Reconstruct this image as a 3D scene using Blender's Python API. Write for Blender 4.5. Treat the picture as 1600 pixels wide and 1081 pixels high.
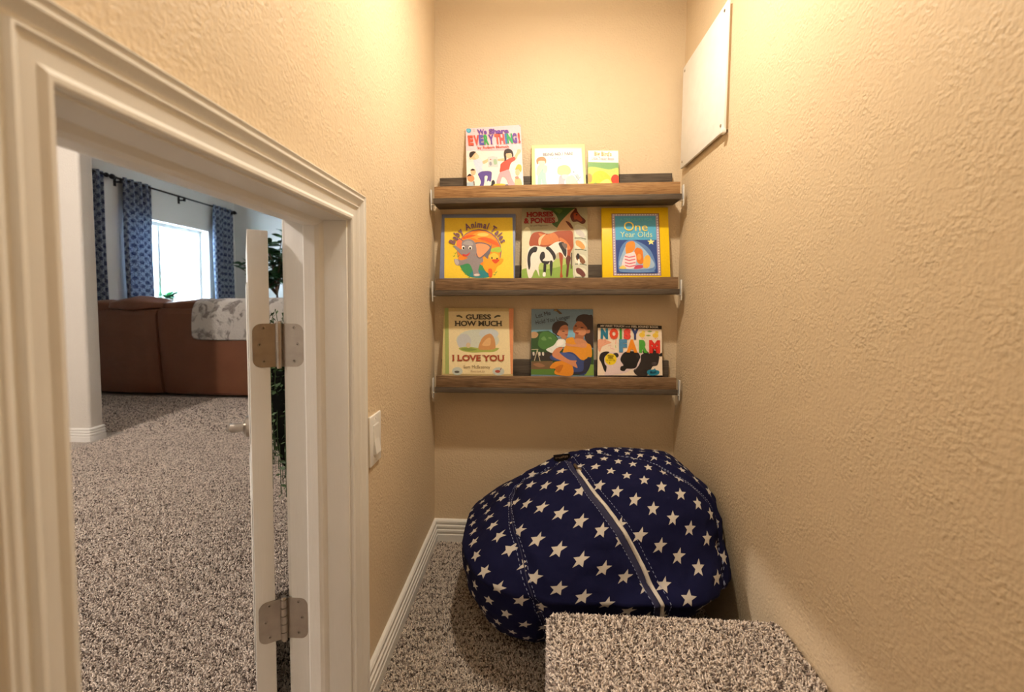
import bpy, bmesh, math, random
import numpy as np
from mathutils import Vector, Matrix, noise
random.seed(7); RNG = np.random.default_rng(7)
S = bpy.context.scene; COL = S.collection
for o in list(bpy.data.objects): bpy.data.objects.remove(o)

# ------------------------------------------------------------- camera
YAW, PITCH, ROLL = 0.0455, -0.0563, 0.0097
CAM = Vector((0.3599, -1.6335, 0.9066))
fw = Vector((-math.sin(YAW)*math.cos(PITCH), math.cos(YAW)*math.cos(PITCH), math.sin(PITCH)))
rt = fw.cross(Vector((0, 0, 1))).normalized(); up = rt.cross(fw)
r2 = rt*math.cos(ROLL) + up*math.sin(ROLL); u2 = -rt*math.sin(ROLL) + up*math.cos(ROLL)
cd = bpy.data.cameras.new('camera'); cam = bpy.data.objects.new('camera', cd); COL.objects.link(cam)
M = Matrix((r2, u2, -fw)).transposed().to_4x4(); M.translation = CAM; cam.matrix_world = M
cd.sensor_width = 36; cd.lens = 699.56*36/1600; cd.shift_y = -30.6/1600; cd.clip_start = .01
cd.dof.use_dof = True; cd.dof.focus_distance = 1.25; cd.dof.aperture_fstop = 3.6
S.camera = cam

# ------------------------------------------------------------- light, world, exposure
S.view_settings.view_transform = 'Standard'; S.view_settings.look = 'None'
S.view_settings.exposure = 0.0; S.view_settings.gamma = 1; S.view_settings.use_curve_mapping = False
w = bpy.data.worlds.new('world'); S.world = w; w.use_nodes = True
bgn = w.node_tree.nodes['Background']; bgn.inputs[0].default_value = (.80, .90, 1.0, 1); bgn.inputs[1].default_value = 6.0
def light(name, kind, loc, power, color, size=.1, rot=(0, 0, 0), size_y=None, spot=None):
    l = bpy.data.lights.new(name, kind); l.energy = power; l.color = color
    if kind == 'AREA':
        l.size = size
        if size_y: l.shape = 'RECTANGLE'; l.size_y = size_y
    else: l.shadow_soft_size = size
    if spot: l.spot_size = spot; l.spot_blend = .6
    o = bpy.data.objects.new(name, l); o.location = loc; o.rotation_euler = rot; COL.objects.link(o); return o
light('closet_bulb_light', 'POINT', (.46, -.66, 1.93), 4.3, (1, .88, .72), .04)
light('closet_bulb_down_light', 'AREA', (.46, -.66, 1.925), 10.5, (1, .88, .71), .065).data.shape = 'DISK'
light('closet_second_bulb_light', 'POINT', (.44, -2.05, 1.93), 4.4, (1, .87, .71), .06)
light('window_daylight', 'AREA', (-5.6, 4.75, 1.7), 1150, (.58, .79, 1.0), 1.6, (0, -math.pi/2, 0), 1.5)
light('living_ceiling_light', 'POINT', (-2.25, -1.3, 2.62), 175, (1, .89, .80), .06)
light('living_far_ceiling_light', 'POINT', (-2.3, 3.2, 2.6), 22, (1, .87, .76), .08)

# ------------------------------------------------------------- helpers
def srgb(r, g, b):
    f = lambda c: (c/255/12.92 if c/255 <= .04045 else ((c/255+.055)/1.055)**2.4)
    return (f(r), f(g), f(b), 1)
class NT:
    def __init__(s, name, rough=.5, metal=0, spec=.5):
        s.m = bpy.data.materials.new(name); s.m.use_nodes = True; s.t = s.m.node_tree
        s.b = s.t.nodes['Principled BSDF']; s.b.inputs['Roughness'].default_value = rough
        s.b.inputs['Metallic'].default_value = metal; s.b.inputs['Specular IOR Level'].default_value = spec
    def n(s, typ, **k):
        nd = s.t.nodes.new(typ)
        for a, v in k.items():
            if a.startswith('i_'):
                key = a[2:]; nd.inputs[int(key) if key.isdigit() else key.replace('_', ' ')].default_value = v
            else: setattr(nd, a, v)
        return nd
    def l(s, a, b): s.t.links.new(a, b)
    def coord(s, scale=(1, 1, 1), kind='Object'):
        c = s.n('ShaderNodeTexCoord'); m = s.n('ShaderNodeMapping'); m.inputs['Scale'].default_value = scale
        s.l(c.outputs[kind], m.inputs['Vector']); return m.outputs[0]
    def noise(s, vec, scale, detail=2, rough=.5, dist=0):
        n = s.n('ShaderNodeTexNoise', i_Scale=scale, i_Detail=detail, i_Roughness=rough, i_Distortion=dist)
        s.l(vec, n.inputs['Vector']); return n.outputs[0]
    def ramp(s, fac, stops):
        r = s.n('ShaderNodeValToRGB'); e = r.color_ramp.elements
        while len(e) < len(stops): e.new(.5)
        for q, (p, c) in zip(e, stops): q.position = p; q.color = c if len(c) == 4 else (*c, 1)
        s.l(fac, r.inputs[0]); return r.outputs[0]
    def math(s, op, a, b=None):
        n = s.n('ShaderNodeMath', operation=op)
        for i, v in enumerate((a, b)):
            if v is None: continue
            if isinstance(v, (int, float)): n.inputs[i].default_value = v
            else: s.l(v, n.inputs[i])
        return n.outputs[0]
    def mix(s, fac, a, b):
        n = s.n('ShaderNodeMix', data_type='RGBA')
        for i, v in ((0, fac), (6, a), (7, b)):
            if isinstance(v, (int, float, tuple)): n.inputs[i].default_value = v
            else: s.l(v, n.inputs[i])
        return n.outputs[2]
    def bump(s, h, dist, strength=1.0, prev=None):
        b = s.n('ShaderNodeBump', i_Strength=strength, i_Distance=dist); s.l(h, b.inputs['Height'])
        if prev is not None: s.l(prev, b.inputs['Normal'])
        s.l(b.outputs[0], s.b.inputs['Normal']); return b.outputs[0]
    def col(s, c):
        if isinstance(c, tuple): s.b.inputs['Base Color'].default_value = c if len(c) == 4 else (*c, 1)
        else: s.l(c, s.b.inputs['Base Color'])
        return s

def wall_mat(name, c, dist=.0014):
    t = NT(name, .55, 0, .35); v = t.coord()
    big = t.noise(v, 150, 1.2, .45, .1)
    h = t.ramp(big, [(.26, (0, 0, 0)), (.74, (1, 1, 1))])
    fine = t.noise(v, 260, 2, .5)
    hh = t.math('ADD', h, t.math('MULTIPLY', fine, .35))
    patch = t.ramp(t.noise(v, 22, 2), [(.35, (.45, .45, .45)), (.65, (1, 1, 1))]); t.bump(t.math('MULTIPLY', hh, patch), dist, .8)
    d = t.noise(v, 3, 3)
    dk = tuple(x*.93 for x in c[:3]) + (1,)
    t.col(t.mix(d, dk, c)); return t.m
W_TAN = wall_mat('tan_orange_peel_paint', (.73, .585, .40, 1))
W_GRE = wall_mat('greige_orange_peel_paint', (.68, .64, .58, 1), .0012)
def trim_mat():
    t = NT('white_trim_paint', .38, 0, .5); v = t.coord((2.5, 2.5, 60))
    v2 = t.coord((60, 60, 3))
    h = t.noise(v2, 6, 3); t.bump(h, .0006, .5)
    t.col(t.mix(t.noise(t.coord(), 9, 3), (.76, .74, .70, 1), (.83, .815, .78, 1))); return t.m
TRIM = trim_mat()
def plain(name, c, rough=.5, metal=0, spec=.5, grain=0, var=.08, scale=30):
    t = NT(name, rough, metal, spec); v = t.coord(); n = t.noise(v, scale, 3)
    a = tuple(x*(1-var) for x in c[:3])+(1,); b = tuple(min(1, x*(1+var)) for x in c[:3])+(1,)
    t.col(t.mix(n, a, b))
    if grain: t.bump(t.noise(v, scale*8, 2), grain, .6)
    return t.m
def nickel():
    t = NT('brushed_nickel', .28, 1.0); v = t.coord((40, 40, 900))
    t.col(t.mix(t.noise(t.coord(), 60, 4), (.34, .30, .26, 1), (.50, .455, .40, 1))); t.bump(t.noise(v, 3, 2), .0002, .4); return t.m
NICKEL = nickel()
STEEL = plain('dark_steel', (.09, .08, .07, 1), .5, 1)
PAPER = plain('page_paper', (.82, .78, .68, 1), .8)
WHITEPL = plain('white_plastic', (.82, .81, .78, 1), .3)
def wood(name, dark, light_, stain):
    t = NT(name, .6, 0, .3)
    v = t.coord((1.6, 10, 30)); warp = t.noise(t.coord((3, 8, 8)), 3, 3)
    wv = t.n('ShaderNodeTexNoise', i_Scale=4.5, i_Detail=7, i_Roughness=.62, i_Distortion=1.6); t.l(v, wv.inputs['Vector'])
    c = t.ramp(wv.outputs[0], [(.30, dark), (.5, light_), (.72, stain)])
    vo = t.n('ShaderNodeTexVoronoi', i_Scale=1.0); t.l(t.coord((9, 1, 14)), vo.inputs['Vector'])
    k = t.ramp(vo.outputs['Distance'], [(.05, (1, 1, 1)), (.24, (0, 0, 0))])
    c2 = t.mix(t.math('MULTIPLY', k, .8), c, dark)
    c3 = t.mix(t.math('MULTIPLY', t.noise(t.coord(), 9, 3), .35), c2, dark)
    t.col(c3); t.bump(wv.outputs[0], .0012, .5); return t.m
WOOD_L = wood('honey_stained_pine', (.17, .085, .035, 1), (.40, .225, .10, 1), (.58, .37, .17, 1))
WOOD_M = wood('brown_stained_pine', (.085, .05, .028, 1), (.24, .145, .078, 1), (.40, .265, .15, 1))
WOOD_D = wood('weathered_grey_brown_pine', (.045, .034, .027, 1), (.115, .090, .068, 1), (.18, .145, .11, 1))

def link(name, me, mat=None, parent=None, loc=None, kind=None, smooth=False):
    o = bpy.data.objects.new(name, me); COL.objects.link(o)
    if mat is not None:
        for m in (mat if isinstance(mat, (list, tuple)) else [mat]): me.materials.append(m)
    if parent is not None: o.parent = parent
    if loc is not None: o.location = loc
    if kind: o['kind'] = kind
    if smooth: me.polygons.foreach_set('use_smooth', [True]*len(me.polygons))
    return o
def tag(o, label, cat, group=None):
    o['label'] = label; o['category'] = cat
    if group: o['group'] = group
    return o
def empty(name, loc=(0, 0, 0), rot=(0, 0, 0)):
    o = bpy.data.objects.new(name, None); o.location = loc; o.rotation_euler = rot; o.empty_display_size = .05
    COL.objects.link(o); return o
def bm2me(bm, name='m'):
    bmesh.ops.recalc_face_normals(bm, faces=bm.faces)
    me = bpy.data.meshes.new(name); bm.to_mesh(me); bm.free(); return me
def add_box(bm, lo, hi, bevel=0, seg=2):
    r = bmesh.ops.create_cube(bm, size=1); vs = r['verts']
    for v in vs: v.co = Vector([lo[i]+(v.co[i]+.5)*(hi[i]-lo[i]) for i in range(3)])
    if bevel:
        es = list({e for v in vs for e in v.link_edges})
        bmesh.ops.bevel(bm, geom=es, offset=bevel, segments=seg, affect='EDGES', profile=.5)
def box(name, lo, hi, mat, parent=None, bevel=0, seg=2, kind=None, origin=None):
    bm = bmesh.new(); add_box(bm, lo, hi, bevel, seg)
    o = link(name, bm2me(bm, name), mat, parent, None, kind, smooth=False)
    if bevel: shade_auto(o)
    return o
def shade_auto(o, ang=40):
    me = o.data; me.polygons.foreach_set('use_smooth', [True]*len(me.polygons))
    try: me.set_sharp_from_angle(angle=math.radians(ang))
    except Exception: pass
    return o
def add_cyl(bm, p0, p1, r0, r1=None, seg=16, caps=True):
    p0, p1 = Vector(p0), Vector(p1); r1 = r0 if r1 is None else r1; d = (p1-p0)
    q = d.to_track_quat('Z', 'Y').to_matrix(); A = []; B = []
    for i in range(seg):
        a = 2*math.pi*i/seg; e = q @ Vector((math.cos(a), math.sin(a), 0))
        A.append(bm.verts.new(p0+e*r0)); B.append(bm.verts.new(p1+e*r1))
    for i in range(seg): bm.faces.new((A[i], A[(i+1) % seg], B[(i+1) % seg], B[i]))
    if caps: bm.faces.new(A[::-1]); bm.faces.new(B)
def add_tube(bm, pts, r, seg=8, caps=True, flat=None):
    pts = [Vector(p) for p in pts]; rings = []; n = len(pts); prev = None
    for i, p in enumerate(pts):
        d = (pts[min(i+1, n-1)]-pts[max(i-1, 0)]).normalized()
        a = prev if prev is not None else (Vector((0, 0, 1)) if abs(d.z) < .9 else Vector((1, 0, 0)))
        x = (a - d*a.dot(d)).normalized(); y = d.cross(x); prev = x
        rr = r[i] if isinstance(r, (list, tuple)) else r
        rings.append([bm.verts.new(p + (x*math.cos(t)+y*math.sin(t))*rr) for t in [2*math.pi*k/seg for k in range(seg)]])
    for a, b in zip(rings, rings[1:]):
        for k in range(seg): bm.faces.new((a[k], a[(k+1) % seg], b[(k+1) % seg], b[k]))
    if caps: bm.faces.new(rings[0][::-1]); bm.faces.new(rings[-1])
def add_lathe(bm, prof, c=(0, 0, 0), seg=24, axis='z'):
    rings = []
    for r, z in prof:
        ring = []
        for k in range(seg):
            a = 2*math.pi*k/seg; v = (r*math.cos(a), r*math.sin(a), z)
            ring.append(bm.verts.new((c[0]+v[0], c[1]+v[1], c[2]+v[2])))
        rings.append(ring)
    for a, b in zip(rings, rings[1:]):
        for k in range(seg): bm.faces.new((a[k], a[(k+1) % seg], b[(k+1) % seg], b[k]))
    bm.faces.new(rings[0][::-1]); bm.faces.new(rings[-1])
def sweep(sections, name, mat, parent=None, closed_prof=True, kind=None):
    """sections: list of lists of points, same length"""
    bm = bmesh.new(); R = [[bm.verts.new(p) for p in s] for s in sections]; n = len(R[0])
    for a, b in zip(R, R[1:]):
        for k in range(n if closed_prof else n-1): bm.faces.new((a[k], a[(k+1) % n], b[(k+1) % n], b[k]))
    bm.faces.new(R[0][::-1]); bm.faces.new(R[-1])
    o = link(name, bm2me(bm, name), mat, parent, None, kind); shade_auto(o, 28); return o
def fast_mesh(name, V, T, C=None):
    me = bpy.data.meshes.new(name); me.vertices.add(len(V)); me.vertices.foreach_set('co', V.astype(np.float32).ravel())
    me.loops.add(T.size); me.loops.foreach_set('vertex_index', T.astype(np.int32).ravel())
    me.polygons.add(len(T)); me.polygons.foreach_set('loop_start', np.arange(0, T.size, 3, dtype=np.int32))
    if C is not None:
        a = me.color_attributes.new('Col', 'FLOAT_COLOR', 'POINT'); a.data.foreach_set('color', C.astype(np.float32).ravel())
    me.update(calc_edges=True); return me

# ------------------------------------------------------------- setting: closet shell
W, T = .88, .122           # closet width, thickness of the wall with the little door
ZC, YB = 2.12, -2.6        # closet ceiling height, wall behind the camera
DZ, DY0, DY1 = 1.0585, -1.3065, -.778   # door opening: head height, near jamb, far jamb
def wallbox(name, lo, hi, mat, parent=None, bevel=0):
    return box(name, lo, hi, mat, parent, bevel, 4, 'structure' if parent is None else None)
wallbox('wall_back', (-T, 0, 0), (W+.12, .12, 2.74), W_TAN)
wallbox('wall_right', (W, YB, 0), (W+.12, 0, 2.74), W_TAN)
wallbox('wall_front', (-T, YB-.12, 0), (W+.12, YB, 2.74), W_TAN)
box('ceiling', (0, YB, ZC), (W, 0, ZC+.08), plain('white_ceiling_paint', (.80, .78, .73, 1), .8, grain=.001), kind='structure')
def holed_wall(name, xa, xb, y0, y1, z0, z1, hy0, hy1, hz0, hz1, mats):
    """wall slab between x=xa and x=xb with a rectangular hole; mats = (side at xa, side at xb)"""
    bm = bmesh.new(); ys = [y0, hy0, hy1, y1]; zs = sorted({z0, hz0, hz1, z1})
    for x, mi in ((xa, 0), (xb, 1)):
        for i in range(3):
            for j in range(len(zs)-1):
                if i == 1 and zs[j] >= hz0-1e-6 and zs[j+1] <= hz1+1e-6: continue
                f = bm.faces.new([bm.verts.new((x, a, b)) for a, b in ((ys[i], zs[j]), (ys[i+1], zs[j]), (ys[i+1], zs[j+1]), (ys[i], zs[j+1]))]); f.material_index = mi
    def q(pts, mi=1):
        f = bm.faces.new([bm.verts.new(p) for p in pts]); f.material_index = mi
    q([(xa, hy0, hz0), (xb, hy0, hz0), (xb, hy0, hz1), (xa, hy0, hz1)]); q([(xa, hy1, hz0), (xb, hy1, hz0), (xb, hy1, hz1), (xa, hy1, hz1)])
    q([(xa, hy0, hz1), (xb, hy0, hz1), (xb, hy1, hz1), (xa, hy1, hz1)])
    if hz0 > z0: q([(xa, hy0, hz0), (xb, hy0, hz0), (xb, hy1, hz0), (xa, hy1, hz0)])
    q([(xa, y0, z0), (xb, y0, z0), (xb, y0, z1), (xa, y0, z1)]); q([(xa, y1, z0), (xb, y1, z0), (xb, y1, z1), (xa, y1, z1)])
    q([(xa, y0, z1), (xb, y0, z1), (xb, y1, z1), (xa, y1, z1)])
    bmesh.ops.remove_doubles(bm, verts=bm.verts, dist=1e-5)
    return link(name, bm2me(bm, name), list(mats), None, None, 'structure')
holed_wall('wall_left', -T, 0, YB, 0, 0, 2.74, DY0-.018, DY1+.018, 0, DZ+.018, (W_GRE, W_TAN))
# living room shell
LX, LY0, LY1, LZ = -4.9, -3.0, 6.1, 2.74
WY0, WY1, WZ0, WZ1 = 3.98, 5.46, .80, 1.985
holed_wall('wall_window', LX-.2, LX, LY0, LY1, 0, LZ, WY0, WY1, WZ0, WZ1, (W_GRE, W_GRE))
wallbox('wall_far', (LX-.2, LY1, 0), (-.04, LY1+.12, LZ), W_GRE)
wallbox('wall_near', (LX-.2, LY0-.12, 0), (-T, LY0, LZ), W_GRE)
wallbox('wall_side', (-T, .12, 0), (-.04, LY1, LZ), W_GRE)
wallbox('wall_side', (-T, LY0, 0), (-.04, YB-.12, LZ), W_GRE)
bm = bmesh.new(); add_box(bm, (LX+.001, 1.009, 0), (-2.405, 1.105, LZ))
es = [e for e in bm.edges if all(abs(v.co.x+2.405) < .01 for v in e.verts) and abs(e.verts[0].co.z-e.verts[1].co.z) > 1]
bmesh.ops.bevel(bm, geom=es, offset=.018, segments=5, affect='EDGES', profile=.5)
shade_auto(link('wall_partition', bm2me(bm), W_GRE, None, None, 'structure'))
box('ceiling', (LX-.2, LY0-.12, LZ), (W+.12, LY1+.12, LZ+.1), plain('white_ceiling_paint', (.74, .72, .69, 1), .8, grain=.001), kind='structure')

# carpet -------------------------------------------------------------
def carpet_base():
    t = NT('speckled_frieze_carpet', .95, 0, .1); v = t.coord()
    n = t.noise(v, 170, 3, .6); n2 = t.noise(v, 1.6, 3)
    c = t.ramp(n, [(.30, (.09, .07, .058)), (.42, (.28, .23, .195)), (.50, (.54, .48, .42)), (.60, (.72, .65, .58))])
    t.col(t.mix(t.math('MULTIPLY', n2, .35), c, (.30, .26, .225, 1)))
    t.bump(n, .008, 1.0); return t.m
CARPET = carpet_base()
def tuft_mat():
    t = NT('carpet_yarn', 1, 0, .03); a = t.n('ShaderNodeAttribute', attribute_name='Col')
    t.col(a.outputs['Color']); t.b.inputs['Sheen Weight'].default_value = .15; return t.m
YARN = tuft_mat()
def tufts(P, Nrm, h, wd):
    """P, Nrm: (n,3) roots and normals -> little leaning twisted yarn ends"""
    n = len(P); r = RNG.normal(size=(n, 3)); a = np.cross(Nrm, r); a /= np.linalg.norm(a, axis=1)[:, None]; b = np.cross(Nrm, a)
    lean = RNG.normal(size=(n, 2))*.55; hh = h*RNG.uniform(.6, 1.15, n)[:, None]; ww = wd*RNG.uniform(.7, 1.2, n)[:, None]
    ldir = a*lean[:, :1]+b*lean[:, 1:]
    V = np.empty((n, 7, 3))
    for k in range(3):
        t = 2*math.pi*k/3; c, s = math.cos(t), math.sin(t)
        V[:, k] = P+(a*c+b*s)*ww*.7 - Nrm*.001
        t += .9; c, s = math.cos(t), math.sin(t)
        V[:, 3+k] = P+Nrm*hh*.62+ldir*hh*.45+(a*c+b*s)*ww
    V[:, 6] = P+Nrm*hh+ldir*hh*1.1
    t0 = np.array([[0, 1, 4], [0, 4, 3], [1, 2, 5], [1, 5, 4], [2, 0, 3], [2, 3, 5], [3, 4, 6], [4, 5, 6], [5, 3, 6]])
    Tt = (np.arange(n)[:, None, None]*7+t0[None]).reshape(-1, 3)
    # clumped colour
    Q = (P*np.array([1, 1, 1])).round(4); cl = np.zeros(n)
    for k in range(10):
        d = RNG.normal(size=3); d *= RNG.uniform(300, 620)/np.linalg.norm(d); cl += np.sin(Q@d+RNG.uniform(0, 6.3))
    cl = cl/2.2*.5+RNG.normal(size=n)*.85
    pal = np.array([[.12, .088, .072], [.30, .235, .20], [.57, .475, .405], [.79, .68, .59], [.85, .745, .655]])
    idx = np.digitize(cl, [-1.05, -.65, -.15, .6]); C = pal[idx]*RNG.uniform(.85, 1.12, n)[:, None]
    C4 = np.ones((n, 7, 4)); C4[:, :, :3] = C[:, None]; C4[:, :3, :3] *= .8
    return V.reshape(-1, 3), Tt, C4.reshape(-1, 4)
def jitter_grid(x0, x1, y0, y1, sp):
    xs, ys = np.meshgrid(np.arange(x0, x1, sp), np.arange(y0, y1, sp)); P = np.stack([xs.ravel(), ys.ravel()], 1)
    return P+RNG.uniform(-.5, .5, P.shape)*sp
floor = box('floor', (LX-.2, LY0-.12, -.1), (W+.12, LY1+.12, 0), CARPET, kind='structure')
P = jitter_grid(.014, .87, -1.25, -.014, .0037)
P = P[~((P[:, 0] > .40) & (P[:, 1] < -.72))]
P3 = np.c_[P, np.zeros(len(P))]; Nz = np.tile([0, 0, 1.], (len(P3), 1))
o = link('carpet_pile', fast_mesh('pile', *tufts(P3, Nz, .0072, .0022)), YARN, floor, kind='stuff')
P = jitter_grid(-2.35, -.165, -1.25, 1.25, .0049)
s_ = (.36-P[:, 0])/(P[:, 1]+1.6335)
P = P[(P[:, 1] > -.25) & (s_ > .52) & (s_ < 1.15) & ~((P[:, 0] < -2.37) & (P[:, 1] > 1.0))]
P3 = np.c_[P, np.zeros(len(P))]; Nz = np.tile([0, 0, 1.], (len(P3), 1))
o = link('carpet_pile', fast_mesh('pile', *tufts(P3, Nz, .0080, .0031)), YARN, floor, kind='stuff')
P = jitter_grid(-1.6, -.125, -1.25, -.25, .0040); s_ = (.36-P[:, 0])/(P[:, 1]+1.6335)
P = P[(s_ > .52) & (s_ < 1.6)]
P3 = np.c_[P, np.zeros(len(P))]; Nz = np.tile([0, 0, 1.], (len(P3), 1))
o = link('carpet_pile', fast_mesh('pile', *tufts(P3, Nz, .0072, .0024)), YARN, floor, kind='stuff')

P = jitter_grid(-3.7, -1.1, 1.22, 2.25, .0085)
P = P[~((P[:, 0] < -2.37) & (P[:, 1] < 1.13)) & ((.36-P[:, 0])/(P[:, 1]+1.6335) > .5)]
P3 = np.c_[P, np.zeros(len(P))]; Nz = np.tile([0, 0, 1.], (len(P3), 1))
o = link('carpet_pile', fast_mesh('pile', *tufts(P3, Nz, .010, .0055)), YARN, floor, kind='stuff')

# mouldings -------------------------------------------------------------
BB = [(0, 0), (.0145, 0), (.0145, .030), (.0105, .033), (.0100, .036), (.0140, .039), (.0140, .047), (.0095, .050), (.0090, .053), (.0125, .056), (.0125, .063), (.0075, .066), (.0072, .069), (.0105, .072), (.0105, .079), (.0070, .084), (.003, .086), (0, .086)]
def baseboard(name, path, mat=TRIM):
    """path: list of (x, y, nx, ny): wall point and the direction the thickness grows (mitred)"""
    return sweep([[(x+nx*d, y+ny*d, z) for d, z in BB] for x, y, nx, ny in path], name, mat, None, kind='structure')
CW = .0555
baseboard('baseboard_left', [(0, DY1+CW+.003, 1, 0), (0, 0, 1, -1)])
baseboard('baseboard_back', [(0, 0, 1, -1), (W, 0, 0, -1)])
baseboard('baseboard_partition', [(LX, 1.009, 0, -1), (-2.42, 1.009, 0, -1), (-2.409, 1.013, .7, -.7), (-2.405, 1.024, 1, 0), (-2.405, 1.09, 1, 0), (-2.409, 1.101, .7, .7), (-2.42, 1.105, 0, 1), (LX, 1.105, 0, 1)])
baseboard('baseboard_far', [(LX, LY1, 0, -1), (-T, LY1, 0, -1)])
baseboard('baseboard_window', [(LX, 1.12, 1, 0), (LX, LY1, 1, 0)])
baseboard('baseboard_side', [(-T, DY1+CW+.01, -1, 0), (-T, LY1, -1, 0)])
# casing profile: (distance from the inner edge, thickness)
CP = [(0, 0), (0, .0065), (.002, .0092), (.006, .0098), (.009, .0082), (.011, .0065), (.015, .0072), (.024, .0092), (.0260, .0100), (.0280, .0122), (.0300, .0118), (.0315, .0090), (.0330, .0078), (.0355, .0078), (.0385, .0100), (.0415, .0140), (.0440, .0160), (.0465, .0160), (.0485, .0142), (.0505, .0145), (.0535, .0170), (.0550, .0158), (CW, .0135), (CW, 0)]
def casing(name, x, sx, y0, y1, zt, z0=0):
    secs = []
    for (yy, zz, dy, dz) in ((y0, z0, -1, 0), (y0, zt, -1, 1), (y1, zt, 1, 1), (y1, z0, 1, 0)):
        secs.append([(x+sx*t, yy+dy*d, zz+dz*d) for d, t in CP])
    o = sweep(secs, name, TRIM); o['kind'] = 'structure'; return o
casing('trim_1', 0, 1, DY0-.005, DY1+.005, DZ+.003)
casing('trim_2', -T, -1, DY0-.005, DY1+.005, DZ+.003)
frame = empty('door_frame', (0, 0, 0)); frame['kind'] = 'structure'; frame.name = 'trim_3'
box('jamb', (-T, DY1, 0), (0, DY1+.018, DZ+.018), TRIM, frame, .0012)
box('jamb', (-T, DY0-.018, 0), (0, DY0, DZ+.018), TRIM, frame, .0012)
box('head_jamb', (-T, DY0, DZ), (0, DY1, DZ+.018), TRIM, frame, .0012)
def stop(pts, name):  # moulded door stop
    prof = [(0, 0), (.0, .009), (.003, .011), (.024, .011), (.028, .0085), (.031, .0075), (.035, .003), (.0370, 0)]
    secs = [[(-T+.040+d, y+ny*t, z+nz*t) for d, t in prof] for y, z, ny, nz in pts]
    return sweep(secs, name, TRIM, frame)
stop([(DY1, 0, -1, 0), (DY1, DZ, -1, -1)], 'door_stop')
stop([(DY1, DZ, -1, -1), (DY0, DZ, 1, -1)], 'door_stop')
stop([(DY0, DZ, 1, -1), (DY0, 0, 1, 0)], 'door_stop')

# the little door, swung out into the living room -----------------------------
PIV = Vector((-T-.013, DY1-.002, 0)); ANG = math.radians(-146.5)
door = empty('door_1', PIV, (0, 0, ANG)); door['kind'] = 'structure'
DO = .0102
box('door_leaf', (.0065+DO, -.525, .012), (.0415+DO, -.003, DZ-.021), TRIM, door, .0012)
for z0, z1 in ((.12, .48), (.60, .94)):     # raised panels on both faces
    bm = bmesh.new()
    add_box(bm, (.0040+DO, -.44, z0), (.0064+DO, -.09, z1), .0015); add_box(bm, (.0416+DO, -.44, z0), (.0440+DO, -.09, z1), .0015)
    shade_auto(link('raised_panel', bm2me(bm), TRIM, door))
# lever set
lv = empty('door_handle', (0, 0, 0)); lv.parent = door
bm = bmesh.new()
for sx, x0 in ((1, .0416+DO),):
    cy, cz = -.442, .552
    add_cyl(bm, (x0, cy, cz), (x0+sx*.009, cy, cz), .031, .029, 28)
    add_cyl(bm, (x0+sx*.009, cy, cz), (x0+sx*.016, cy, cz), .026, .014, 24)
    add_cyl(bm, (x0+sx*.012, cy, cz), (x0+sx*.034, cy, cz), .0125, .0135, 20)
    add_tube(bm, [(x0+sx*.030, cy, cz), (x0+sx*.040, cy, cz), (x0+sx*.043, cy-.010, cz-.001), (x0+sx*.043, cy-.03, cz-.005), (x0+sx*.045, cy-.06, cz-.014), (x0+sx*.049, cy-.085, cz-.022), (x0+sx*.054, cy-.095, cz-.026)], [.0135, .0135, .0115, .010, .009, .008, .007], 12)
shade_auto(link('lever', bm2me(bm), NICKEL, lv))
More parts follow.
